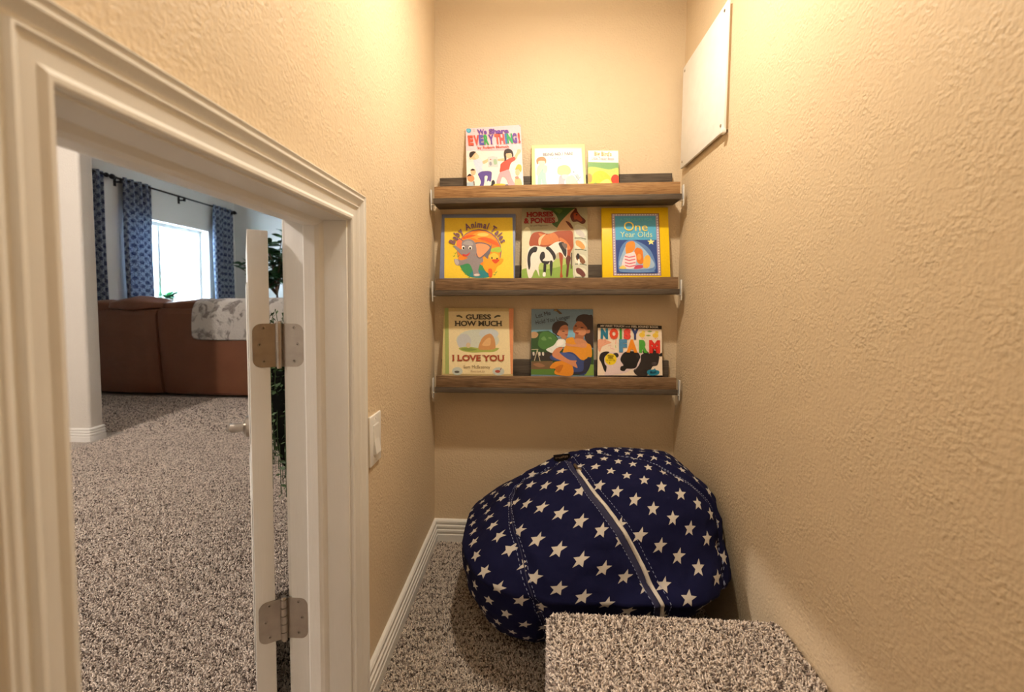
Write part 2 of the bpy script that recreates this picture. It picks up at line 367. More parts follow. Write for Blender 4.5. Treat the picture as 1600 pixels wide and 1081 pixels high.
# hinges: a leaf let into the jamb, a leaf on the door edge, knuckles on the pin
def rounded_leaf(w_, h_, r, t, n=6):
    """leaf in local x (0..w_), z (0..h_), rounded on the far side; thickness along -y"""
    pts = [(0, 0)]
    for k in range(n+1):
        a = -math.pi/2+math.pi/2*k/n; pts.append((w_-r+r*math.cos(a), r+r*math.sin(a)))
    for k in range(n+1):
        a = math.pi/2*k/n; pts.append((w_-r+r*math.cos(a), h_-r+r*math.sin(a)))
    pts.append((0, h_)); bm = bmesh.new()
    A = [bm.verts.new((x, 0, z)) for x, z in pts]; B = [bm.verts.new((x, -t, z)) for x, z in pts]
    bm.faces.new(A); bm.faces.new(B[::-1])
    for k in range(len(pts)): bm.faces.new((A[k], A[(k+1) % len(pts)], B[(k+1) % len(pts)], B[k]))
    return bm
HH = .085
for name_z, zc in (('upper', .816), ('lower', .259)):
    h = empty('hinge', (PIV.x, PIV.y, zc-HH/2))
    tag(h, 'satin nickel hinge with rounded corners, the %s of two on the little door' % name_z, 'hinge', None)
    l1 = shade_auto(link('hinge_leaf', bm2me(rounded_leaf(.0430, HH, .0155, .0022)), NICKEL, h, (.0035, .0040, 0)))
    l2 = shade_auto(link('hinge_leaf', bm2me(rounded_leaf(.0430, HH, .0155, .0022)), NICKEL, h))
    l2.location = Matrix.Rotation(ANG, 3, 'Z') @ Vector((.0035, -.003, 0)); l2.rotation_euler = (0, 0, ANG)
    # on the door side the leaf's visible face looks the other way
    l2.scale = (1, -1, 1)
    for k in range(5):
        bm = bmesh.new(); add_cyl(bm, (0, -.003, HH*k/5+.0007), (0, -.003, HH*(k+1)/5-.0007), .0062, None, 18)
        shade_auto(link('knuckle', bm2me(bm), NICKEL, h))
    bm = bmesh.new(); add_cyl(bm, (0, -.003, -.003), (0, -.003, HH+.003), .0045, None, 14); add_cyl(bm, (0, -.003, HH+.001), (0, -.003, HH+.005), .0060, .0045, 14)
    shade_auto(link('hinge_pin', bm2me(bm), NICKEL, h))
    for leaf, sy in ((l1, -1), (l2, -1)):
        for x, z in ((.024, .012), (.031, .0445), (.024, .077)):
            bm = bmesh.new(); add_cyl(bm, (x, sy*.0021, z), (x, sy*.0031, z), .0036, .0030, 14)
            s = shade_auto(link('screw', bm2me(bm), NICKEL, leaf))
            # cross recess
            bm = bmesh.new(); add_box(bm, (x-.0022, sy*.0033-.0001, z-.0005), (x+.0022, sy*.0033+.0001, z+.0005)); add_box(bm, (x-.0005, sy*.0033-.0001, z-.0022), (x+.0005, sy*.0033+.0001, z+.0022))
            link('screw_recess', bm2me(bm), STEEL, leaf)

# carpeted step ---------------------------------------------------------------
SX0, SY1, SH = .4035, -.714, .247
def build_step():
    st = empty('carpeted_step', (SX0, SY1, 0)); tag(st, 'low box step wrapped in speckled beige carpet, by the right wall', 'step')
    bm = bmesh.new(); add_box(bm, (0, -1.1, 0), (W-SX0-.004, 0, SH), .016, 4)
    shade_auto(link('step_box', bm2me(bm), CARPET, st))
    pts, nr = [], []
    w_ = W-SX0-.004; r = .016
    A = jitter_grid(0, w_, -.48, 0, .0034)
    # top with rounded edges on the left and far side
    z = np.full(len(A), SH); n = np.tile([0, 0, 1.], (len(A), 1))
    for ax, edge, sgn in ((0, 0, -1), (1, 0, 1), (0, w_, 1)):
        d = (A[:, ax]-edge)*(-sgn); m = d < r; q = (r-d[m])/r
        z[m] -= r*(1-np.sqrt(np.clip(1-q**2, 0, 1))); n[m, ax] += sgn*q*1.2
    pts.append(np.c_[A, z]); nr.append(n)
    B = jitter_grid(-.48, 0, 0.004, SH-r, .0036)       # left face
    pts.append(np.c_[np.zeros(len(B)), B[:, 0], B[:, 1]]); nr.append(np.tile([-1., 0, 0], (len(B), 1)))
    B = jitter_grid(0, w_, 0.004, SH-r, .0040)         # far face
    pts.append(np.c_[B[:, 0], np.zeros(len(B)), B[:, 1]]); nr.append(np.tile([0, 1., 0], (len(B), 1)))
    P = np.concatenate(pts); Nn = np.concatenate(nr); Nn /= np.linalg.norm(Nn, axis=1)[:, None]
    link('carpet_pile', fast_mesh('pile', *tufts(P, Nn, .0075, .0020)), YARN, st, kind='stuff')
build_step()

# light switch -------------------------------------------------------------
sw = empty('light_switch', (0, -.640, .590)); tag(sw, 'white rocker light switch on the tan wall beside the door casing', 'light switch')
bm = bmesh.new(); add_box(bm, (0, -.035, -.057), (.0055, .035, .057), .0022, 3); shade_auto(link('wall_plate', bm2me(bm), WHITEPL, sw))
bm = bmesh.new(); add_box(bm, (.005, -.0175, -.034), (.0068, .0175, .034), .0006); shade_auto(link('switch_frame', bm2me(bm), WHITEPL, sw))
bm = bmesh.new(); vs = [(.0065, -.0155, -.0315), (.0065, .0155, -.0315), (.0065, -.0155, .0315), (.0065, .0155, .0315), (.0125, -.0155, -.0315), (.0125, .0155, -.0315), (.0078, -.0155, .0), (.0078, .0155, .0), (.0068, -.0155, .0315), (.0068, .0155, .0315)]
v = [bm.verts.new(p) for p in vs]
for f in ((4, 5, 7, 6), (6, 7, 9, 8), (0, 4, 6, 8, 2), (1, 3, 9, 7, 5), (0, 1, 5, 4), (2, 8, 9, 3), (0, 2, 3, 1)): bm.faces.new([v[i] for i in f])
link('rocker', bm2me(bm), WHITEPL, sw)
for z in (-.048, .048):
    bm = bmesh.new(); add_cyl(bm, (.0053, 0, z), (.0062, 0, z), .003, .0026, 12); link('screw', bm2me(bm), WHITEPL, sw)

# access panel on right wall -------------------------------------------------
ap = empty('access_panel', (W, -.205, 1.54)); tag(ap, 'white square access panel screwed high on the right wall', 'access panel')
bm = bmesh.new(); add_box(bm, (-.015, -.176, -.171), (-.008, .176, .167), .001); shade_auto(link('cover_plate', bm2me(bm), plain('bright_white_panel', (.88, .87, .85, 1), .45), ap))
bm = bmesh.new(); add_box(bm, (-.0085, -.170, -.166), (0, .170, .160)); link('backing_frame', bm2me(bm), plain('tan_edge', (.62, .47, .30, 1), .6), ap)  # plain tan frame showing past the white plate
for y in (-.158, .158):
    for z in (-.152, .150):
        bm = bmesh.new(); add_cyl(bm, (-.0148, y, z), (-.0166, y, z), .0042, .0036, 14); shade_auto(link('screw', bm2me(bm), NICKEL, ap))
bm = bmesh.new(); add_box(bm, (-.021, -.179, -.178), (-.008, -.162, -.166), .002); shade_auto(link('corner_clip', bm2me(bm), WHITEPL, ap))
# ceiling lamp of the closet (out of frame)
cl = empty('closet_lamp', (.46, -.66, ZC)); tag(cl, 'bare bulb holder on the closet ceiling above the book ledges', 'lamp')
bm = bmesh.new(); add_lathe(bm, [(.055, 0), (.055, -.012), (.035, -.03), (.022, -.055), (.022, -.075)]); shade_auto(link('lamp_holder', bm2me(bm), WHITEPL, cl))

cl2 = empty('closet_lamp', (.44, -2.05, ZC)); tag(cl2, 'bare bulb holder on the closet ceiling behind the camera', 'lamp')
bm = bmesh.new(); add_lathe(bm, [(.055, 0), (.055, -.012), (.035, -.03), (.022, -.055), (.022, -.075)]); shade_auto(link('lamp_holder', bm2me(bm), WHITEPL, cl2))

# ------------------------------------------------------------- book ledges
def ledge(xl, zl, roll, lipmat, w_, which, lip=.040):
    e = empty('book_ledge', (xl, 0, zl), (0, -roll, 0))
    tag(e, which, 'shelf', 'wooden book ledges on the back wall')
    box('bottom_board', (-.004, -.098, 0), (w_+.004, 0, .0185), WOOD_D, e, .0012)
    box('front_lip', (0, -.094, .0185), (w_, -.078, .0185+lip), lipmat, e, .0012)
    box('back_board', (.004, -.018, .0185), (w_-.004, 0, .108), WOOD_D, e, .0012)
    for x in (-.012, w_+.012):
        bm = bmesh.new(); s = -1 if x < 0 else 1
        add_box(bm, (x-.0012, -.093, -.020), (x+.0012, -.076, .050), .0008); add_box(bm, (x-.012 if s > 0 else x, -.092, -.003), (x if s > 0 else x+.012, -.077, -.0005), .0005)
        shade_auto(link('end_bracket', bm2me(bm), WHITEPL, e))
    return e
L1 = (.020, 1.236, math.radians(1.05)); L2 = (.024, .923, math.radians(.85)); L3 = (.026, .585, math.radians(.45))
ledge(*L1, WOOD_L, .828, 'pine book ledge with honey-stained lip, topmost of three on the back wall')
ledge(*L2, WOOD_M, .826, 'brown-stained pine book ledge, the middle one of three on the back wall')
ledge(*L3, WOOD_M, .828, 'brown-stained pine book ledge, the lowest one of three on the back wall')

# ------------------------------------------------------------- books
_inks = {}
def ink(c):
    c = tuple(int(x) for x in c)
    if c not in _inks:
        t = NT('ink_%d_%d_%d' % c, .42, 0, .4); L = srgb(*c); v = t.coord(); n = t.noise(v, 160, 3, .6)
        t.col(t.mix(n, tuple(x*.86 for x in L[:3])+(1,), tuple(min(1, x*1.1) for x in L[:3])+(1,))); _inks[c] = t.m
    return _inks[c]
def catmull(pts, n=5):
    out = []; m = len(pts)
    for i in range(m):
        p0, p1, p2, p3 = [np.array(pts[(i+k-1) % m], float) for k in range(4)]
        for j in range(n):
            t = j/n; out.append(tuple(.5*((2*p1)+(-p0+p2)*t+(2*p0-5*p1+4*p2-p3)*t*t+(-p0+3*p1-3*p2+p3)*t**3)))
    return out
SERIF = {'H': 'lrLR', 'I': 'cC', 'N': 'lrR', 'P': 'lL', 'E': 'lL', 'R': 'lLR', 'M': 'lrLR', 'U': 'lr', 'L': 'lL', 'V': 'lr', 'Y': 'lrC', 'W': 'lr', 'K': 'lrLR', 'T': 'C'}
def text_geo(s, bold=0, serif=False):
    """-> (verts 2D, polys) with cap height 1"""
    cu = bpy.data.curves.new('t', 'FONT'); cu.body = s; cu.size = 1; cu.offset = bold; cu.resolution_u = 3
    ob = bpy.data.objects.new('t', cu); me = ob.to_mesh()
    V = np.array([v.co[:2] for v in me.vertices]) if len(me.vertices) else np.zeros((0, 2)); F = [tuple(p.vertices) for p in me.polygons]
    ob.to_mesh_clear(); bpy.data.objects.remove(ob); bpy.data.curves.remove(cu)
    return V/.70, F
class Art:
    """flat print on a cover; coordinates are those of a photograph crop mapped affinely onto the cover"""
    def __init__(s, TL, TR, BL, w_, vis, hid):
        s.TL, s.TR, s.BL = map(np.array, (TL, TR, BL)); s.TL = s.TL.astype(float)
        A = np.stack([(s.TR-s.TL), (s.BL-s.TL)], 1).astype(float); s.inv = np.linalg.inv(A); s.w, s.vis, s.hid = w_, vis, hid
        s.bm = bmesh.new(); s.mats = []; s.lines = {}; s.key = None; s.layer = 0; s.tl = 0
        s.eu = A
    def P(s, x, y):
        a, b = s.inv @ (np.array([x, y], float)-s.TL)
        return a*s.w, s.hid+(1-b)*s.vis
    def _mi(s, lst, c):
        m = ink(c)
        if m not in lst: lst.append(m)
        return lst.index(m)
    def G(s, c, *pts, smooth=True, n=5):
        pts = [(pts[i], pts[i+1]) for i in range(0, len(pts), 2)]
        if smooth: pts = catmull(pts, n)
        s.layer += 1; y = -.00012-s.layer*.000035; Q = []
        for p in pts:
            a, b = s.P(*p); a = min(max(a, .0005), s.w-.0005); b = min(max(b, .001), s.hid+s.vis-.0005); Q.append((a, y, b))
        R = [Q[0]]
        for q in Q[1:]:
            if abs(q[0]-R[-1][0])+abs(q[2]-R[-1][2]) > 1e-6: R.append(q)
        if len(R) > 3 and abs(R[0][0]-R[-1][0])+abs(R[0][2]-R[-1][2]) < 1e-6: R.pop()
        if len(R) < 3: return s
        f = s.bm.faces.new([s.bm.verts.new(q) for q in R]); f.material_index = s._mi(s.mats, c)
        f.normal_update()
        if f.normal.y > 0: f.normal_flip()
        return s
    def R(s, c, x0, y0, x1, y1): return s.G(c, x0, y0, x1, y0, x1, y1, x0, y1, smooth=False)
    def E(s, c, cx, cy, rx, ry, rot=0):
        a = math.radians(rot); pts = []
        for k in range(20):
            t = 2*math.pi*k/20; x, y = rx*math.cos(t), ry*math.sin(t); pts += [cx+x*math.cos(a)-y*math.sin(a), cy+x*math.sin(a)+y*math.cos(a)]
        return s.G(c, *pts, smooth=False)
    def Ln(s, c, wd, *pts):
        """stroke of width wd along points"""
        p = [np.array((pts[i], pts[i+1]), float) for i in range(0, len(pts), 2)]
        l, r = [], []
        for i in range(len(p)):
            d = p[min(i+1, len(p)-1)]-p[max(i-1, 0)]; d /= np.linalg.norm(d)+1e-9; n = np.array([-d[1], d[0]])*wd/2
            l.append(p[i]+n); r.append(p[i]-n)
        q = l+r[::-1]; return s.G(c, *[float(v) for a in q for v in a], smooth=False)
    def T(s, txt, x, y, h, width, c, rot=0, bold=.02, serif=False, mono=None):
        """left x, baseline y, cap height h, total width in crop px; rot in degrees (clockwise)"""
        V, F = text_geo(txt, bold)
        if not len(V): return s
        x0, x1 = V[:, 0].min(), V[:, 0].max(); sx = width/(x1-x0); a = math.radians(rot); s.tl += 1
        tb, tm = s.lines.setdefault(s.key or round(y/110), (bmesh.new(), [])); mi = s._mi(tm, c); yy = -.0030 if False else -.0026-s.tl*.00002
        yy = -.00012-(s.layer+60)*.000035
        def pt(u, v_):
            X, Y = (u-x0)*sx, -v_*h; return s.P(x+X*math.cos(a)-Y*math.sin(a), y+X*math.sin(a)+Y*math.cos(a))
        vv = []
        for u, v_ in V: q = pt(u, v_); vv.append(tb.verts.new((q[0], yy, q[1])))
        for f in F:
            try: nf = tb.faces.new([vv[i] for i in f]); nf.material_index = mi
            except ValueError: pass
        if serif:
            for i, ch in enumerate(txt):
                if ch not in SERIF: continue
                pre, _ = text_geo(txt[:i+1], bold); cv, _ = text_geo(ch, bold); cw = np.ptp(cv[:, 0]); r_ = pre[:, 0].max(); l_ = r_-cw
                for k in SERIF[ch]:
                    cx_ = {'l': l_+.07, 'r': r_-.07, 'c': (l_+r_)/2}[k.lower()]; b0 = (0, .10) if k.isupper() else (.90, 1.0)
                    q4 = [pt(cx_-.17, b0[0]), pt(cx_+.17, b0[0]), pt(cx_+.17, b0[1]), pt(cx_-.17, b0[1])]
                    nf = tb.faces.new([tb.verts.new((q[0], yy-.00003, q[1])) for q in q4]); nf.material_index = mi
        return s
    def arc(s, txt, cx, cy, rad, a0, a1, h, c, bold=.02, widths=None):
        ws = []; s.key = 'arc'
        for ch in txt:
            if ch == ' ': ws.append(.45); continue
            V, _ = text_geo(ch, bold); ws.append(np.ptp(V[:, 0])+.14)
        tot = sum(ws); acc = 0
        for ch, wd in zip(txt, ws):
            a = math.radians(a0+(a1-a0)*(acc+wd/2)/tot); acc += wd
            if ch == ' ': continue
            px = rad*abs(math.radians(a1-a0))*(wd-.14)/tot
            bx, by = cx+rad*math.sin(a), cy-rad*math.cos(a)
            s.T(ch, bx-px/2*math.cos(a), by-px/2*math.sin(a), h, px, c, math.degrees(a), bold)
        return s
def book(label, X, led, w_, top, dep, thick, cover, art_fn, crop, rollz=0, hard=True, lean_in=.0, spine_col=None, rad=0, side_mat=None):
    """X: left bottom corner, led: ledge tuple, top: world z of the top edge, dep: y of the bottom front edge"""
    base = led[1]+.0185+math.sin(led[2])*(X+w_/2-led[0])+.0006+abs(math.sin(rollz))*.0
    back_top = -.003-lean_in; H = top-base
    s_ = (back_top-dep-thick)/H; ang = math.asin(max(0, min(.5, s_))); H = H/math.cos(ang)
    hid = (.040-.0)/math.cos(ang)
    b = empty('book', (X, dep, base), (0, 0, 0)); b.rotation_euler = (-ang, -rollz-led[2]*.5, 0)
    tag(b, label, 'book', 'picture books face-out on the ledges')
    c = ink(cover); c2 = ink(spine_col) if spine_col else c; ct = .0022 if hard else .0006
    if hard:
        box('front_cover', (0, 0, 0), (w_, ct, H), c, b, .0008); box('back_cover', (0, thick-ct, 0), (w_, thick, H), c2, b, .0008)
        bm = bmesh.new(); add_box(bm, (0.0003, ct*.7, .0003), (.003, thick-ct*.7, H-.0003), .0006); link('spine', bm2me(bm), c2, b)
        box('page_block', (.0025, ct, .003), (w_-.004, thick-ct, H-.003), side_mat or PAPER, b)
    else:
        box('front_cover', (0, 0, 0), (w_, ct, H), c, b); box('page_block', (.0003, ct, .0003), (w_-.0006, thick-ct, H-.0005), side_mat or PAPER, b)
        box('back_cover', (0, thick-ct, 0), (w_, thick, H), c2, b)
    TL, TR, BL = crop; vis = H-hid
    a = Art(TL, TR, BL, w_, vis, hid); art_fn(a)
    link('cover_picture', bm2me(a.bm), a.mats, b)
    for tb, tm in a.lines.values(): link('lettering', bm2me(tb), tm, b)
    return b
SKIN, SKN2, HAIR, BLK, WHT = (238, 190, 150), (222, 150, 105), (50, 32, 28), (28, 24, 26), (246, 244, 240)

def art_share(a):
    a.G((250, 226, 222), 100, 480, 935, 470, 935, 975, 100, 975, smooth=False).G((251, 240, 228), 100, 640, 500, 600, 935, 640, 935, 975, 100, 975, smooth=False)
    a.E((60, 160, 200), 183, 197, 35, 35); a.E((110, 190, 215), 180, 195, 22, 20)
    a.G((150, 60, 60), 895, 110, 935, 130, 920, 140, smooth=False)
    for k in range(3): a.Ln((190, 120, 130), 4, 245, 180+k*16, 272, 180+k*16)
    a.T('We', 305, 250, 62, 135, (120, 80, 165), -2, .05).T('Share', 468, 243, 62, 282, (120, 80, 165), -2, .05)
    x = [168, 248, 322, 392, 455, 545, 612, 690, 718, 790, 872]; wd = [74, 78, 66, 68, 80, 72, 70, 24, 76, 68, 30]
    cs = [(225, 90, 70), (225, 90, 80), (100, 95, 175), (60, 165, 90), (110, 70, 160), (235, 100, 80), (225, 90, 90), (80, 130, 190), (55, 170, 105), (110, 75, 160), (220, 75, 65)]
    for ch, xx, ww, cc, i in zip('EVERYTHING!', x, wd, cs, range(11)): a.T(ch, xx, 400-i*4.0, 122, ww, cc, -2, .055)
    a.T('by Robert Munsch', 295, 455, 34, 435, (205, 95, 80), -3, .02); a.T('illustrated by Michael Martchenko', 345, 478, 14, 330, (180, 120, 120), -2, .0)
    # boy at left
    a.G((200, 215, 238), 218, 610, 290, 590, 350, 620, 355, 660, 330, 700, 345, 760, 265, 790, 240, 720)
    a.G(SKIN, 345, 620, 400, 595, 450, 565, 465, 590, 420, 625, 360, 655)
    a.E(SKIN, 232, 548, 55, 52, 10); a.E((244, 208, 175), 270, 555, 30, 32); a.G((45, 35, 35), 165, 545, 175, 505, 215, 485, 262, 492, 235, 520, 200, 560, 178, 575)
    a.E((245, 200, 160), 178, 585, 16, 14)
    a.G((95, 75, 155), 270, 790, 330, 755, 450, 755, 455, 820, 435, 890, 385, 890, 400, 820, 360, 820, 350, 890, 320, 975, 265, 975, 300, 900, 280, 830)
    a.G(WHT, 390, 890, 420, 885, 430, 930, 400, 965).G((40, 36, 40), 400, 965, 440, 930, 450, 885, 480, 870, 495, 905, 475, 950, 440, 970)
    # little book between them
    a.G((205, 205, 208), 425, 560, 490, 550, 560, 555, 555, 700, 490, 690, 420, 700, smooth=False).G((160, 190, 160), 500, 600, 540, 590, 545, 650, 505, 660).E((150, 150, 165), 455, 650, 18, 28).E((185, 90, 80), 460, 595, 10, 8)
    # girl in red
    a.G(SKIN, 560, 590, 610, 580, 665, 580, 660, 610, 600, 612, 560, 608).G(SKIN, 790, 560, 830, 500, 850, 455, 885, 455, 890, 490, 850, 530, 815, 590)
    a.G((225, 75, 55), 600, 650, 660, 610, 720, 580, 790, 555, 805, 595, 740, 640, 700, 730, 640, 745, 575, 765, 585, 700)
    a.G(HAIR, 655, 590, 650, 520, 670, 465, 720, 445, 770, 470, 785, 530, 770, 560, 740, 520, 690, 530, 680, 600, 650, 612)
    a.E(SKIN, 722, 535, 42, 42); a.G(HAIR, 668, 505, 720, 470, 775, 510, 740, 505, 700, 510)
    a.G((238, 165, 175), 575, 770, 640, 745, 705, 735, 735, 850, 780, 950, 700, 965, 650, 850, 600, 830, 560, 920, 515, 905, 540, 830)
    a.G((235, 190, 60), 470, 935, 540, 915, 640, 925, 660, 960, 600, 972, 490, 972).E((90, 75, 120), 655, 940, 25, 16)
    a.E((200, 215, 230), 700, 955, 25, 14).E(WHT, 745, 950, 32, 16)
    # onlookers
    a.G((232, 180, 60), 790, 730, 830, 660, 875, 665, 880, 720, 860, 760, 835, 720).E(SKIN, 818, 765, 30, 42).G((230, 190, 130), 780, 850, 850, 850, 860, 975, 770, 975).E((215, 130, 110), 805, 835, 26, 20)
    a.E(SKIN, 205, 765, 36, 40).G(HAIR, 165, 745, 200, 722, 235, 740, 200, 748).E(SKN2, 165, 850, 50, 45).G(HAIR, 110, 830, 150, 792, 178, 815, 140, 822).G((180, 200, 215), 100, 910, 190, 900, 195, 975, 100, 975, smooth=False).Ln(HAIR, 12, 205, 890, 205, 945)
def art_being(a):
    a.R((252, 251, 248), 180, 205, 915, 765); a.Ln((200, 200, 205), 6, 180, 208, 915, 190); a.Ln((210, 210, 215), 6, 183, 205, 170, 765).Ln((215, 215, 220), 6, 912, 190, 908, 760)
    a.T('BEING NO.1 FAN!', 310, 320, 40, 460, (125, 120, 135), -2, .01); a.T('by an author', 430, 368, 24, 160, (190, 190, 195), -2, 0) if False else None
    for k in range(4): a.E((195, 195, 200), 450+k*42, 355, 12, 8)
    # child in green overalls
    a.G((150, 205, 190), 275, 510, 310, 500, 335, 560, 340, 680, 350, 765, 285, 765, 270, 660, 262, 765, 205, 765, 212, 640, 215, 590)
    a.G((250, 235, 190), 225, 465, 300, 455, 365, 470, 350, 560, 310, 560, 300, 500, 250, 560, 215, 610, 195, 575)
    a.E((250, 222, 190), 285, 410, 58, 52); a.G((205, 130, 85), 205, 430, 205, 370, 255, 335, 320, 335, 355, 375, 345, 435, 325, 395, 240, 395, 225, 440)
    # child with yellow hair
    a.G((235, 165, 180), 545, 620, 590, 600, 645, 640, 620, 690, 600, 765, 525, 765, 530, 680)
    a.G((252, 228, 140), 520, 575, 530, 490, 590, 460, 660, 455, 715, 490, 725, 560, 660, 600, 580, 600)
    a.G((250, 230, 205), 585, 600, 650, 590, 690, 610, 660, 650, 600, 650); a.G((245, 232, 190), 650, 650, 740, 600, 800, 660, 820, 740, 720, 755, 640, 720)
    a.E((170, 190, 200), 820, 620, 26, 34).E((120, 135, 150), 770, 555, 10, 10).Ln((150, 160, 170), 9, 780, 590, 850, 690).Ln((150, 160, 170), 9, 870, 620, 800, 700)
def art_small(a):
    a.R((128, 176, 112), 980, 440, 1465, 560); a.R((252, 246, 246), 985, 285, 1455, 440)
    a.G((190, 214, 110), 975, 540, 1050, 500, 1300, 530, 1465, 520, 1465, 760, 975, 760)
    a.T("Big Bird's", 1080, 355, 50, 270, (225, 190, 130), 0, .02); a.T('Little Teeter-Book', 1040, 408, 34, 350, (215, 170, 180), 0, .01)
    a.G((240, 214, 70), 1000, 760, 1040, 620, 1120, 560, 1230, 560, 1330, 640, 1350, 760); a.E((235, 160, 90), 1000, 650, 40, 60).G((250, 236, 130), 1150, 740, 1200, 680, 1300, 660, 1340, 760); a.E((214, 70, 45), 1405, 660, 70, 66).E((150, 200, 90), 1090, 720, 28, 16)
def art_elephant(a):
    a.R((250, 214, 62), 140, 150, 1096, 1000)
    a.E((140, 110, 130), 625, 625, 312, 312).E((246, 140, 40), 622, 630, 302, 304)
    a.G((250, 170, 60), 400, 480, 520, 400, 640, 345, 760, 370, 860, 470, 760, 440, 640, 470, 520, 440); a.E((255, 215, 110), 680, 392, 80, 24)
    a.G((235, 100, 40), 380, 440, 470, 400, 580, 400, 520, 425, 430, 450).G((235, 105, 45), 600, 450, 720, 430, 870, 500, 905, 560, 820, 530, 700, 480)
    a.G((176, 205, 70), 800, 590, 915, 570, 920, 640, 800, 640)
    a.G((250, 214, 62), 260, 700, 320, 560, 300, 1000, 140, 1000, 140, 700, smooth=False)
    a.G((60, 150, 95), 355, 800, 450, 770, 620, 800, 720, 880, 760, 985, 520, 990, 420, 930, 370, 860).G((40, 140, 150), 500, 985, 540, 900, 700, 900, 740, 985)
    for x, y in ((380, 880), (430, 940), (480, 985), (850, 920), (830, 950), (270, 560), (290, 650), (270, 690), (330, 690)): a.G((95, 150, 70), x-22, y-8, x, y+3, x+24, y-22, x+6, y+12)
    # elephant
    g1, g2, g3 = (150, 142, 148), (176, 168, 172), (118, 112, 122)
    a.G(g3, 700, 690, 770, 600, 800, 520, 790, 600, 740, 740); a.G(g1, 430, 740, 520, 690, 640, 700, 690, 760, 640, 800, 610, 900, 640, 960, 600, 975, 545, 970, 535, 900, 480, 800, 360, 825, 300, 815, 275, 750, 300, 730, 360, 750)
    a.G((195, 185, 190), 285, 740, 320, 740, 345, 790, 320, 820, 290, 790); a.E((225, 215, 210), 590, 955, 40, 16)
    a.G((240, 130, 85), 315, 470, 340, 450, 400, 490, 380, 570, 310, 570).Ln(g3, 12, 318, 470, 350, 445, 400, 480)
    a.G(g3, 555, 520, 680, 505, 790, 555, 770, 620, 640, 730, 580, 670); a.G((246, 165, 115), 570, 535, 680, 520, 765, 560, 750, 610, 635, 712, 590, 650)
    a.G(g1, 380, 600, 385, 500, 440, 460, 520, 465, 575, 520, 590, 640, 560, 700, 500, 720, 430, 700, 360, 660, 270, 560, 300, 550); a.G(g2, 400, 520, 450, 480, 520, 490, 540, 540, 460, 540)
    a.E(WHT, 404, 575, 22, 28).E(WHT, 502, 578, 24, 28).E(BLK, 408, 582, 13, 18).E(BLK, 500, 586, 14, 18)
    a.G((215, 70, 70), 395, 665, 450, 672, 500, 640, 470, 690, 430, 700, 400, 690)
    # duckling
    a.G((248, 170, 35), 680, 790, 690, 700, 745, 735, 760, 680, 830, 635, 900, 660, 915, 720, 960, 740, 930, 800, 870, 840, 830, 920, 740, 930, 680, 850)
    a.G((252, 205, 70), 760, 700, 830, 650, 890, 690, 880, 730, 800, 740); a.E(BLK, 802, 722, 10, 16).E(BLK, 872, 732, 10, 14).G((225, 80, 30), 800, 750, 850, 740, 905, 750, 850, 800)
    a.G((232, 100, 30), 750, 880, 800, 880, 800, 975, 760, 985)
    a.arc('Baby Animal Tales', 612, 640, 345, -73, 70, 88, (128, 92, 118), .035)
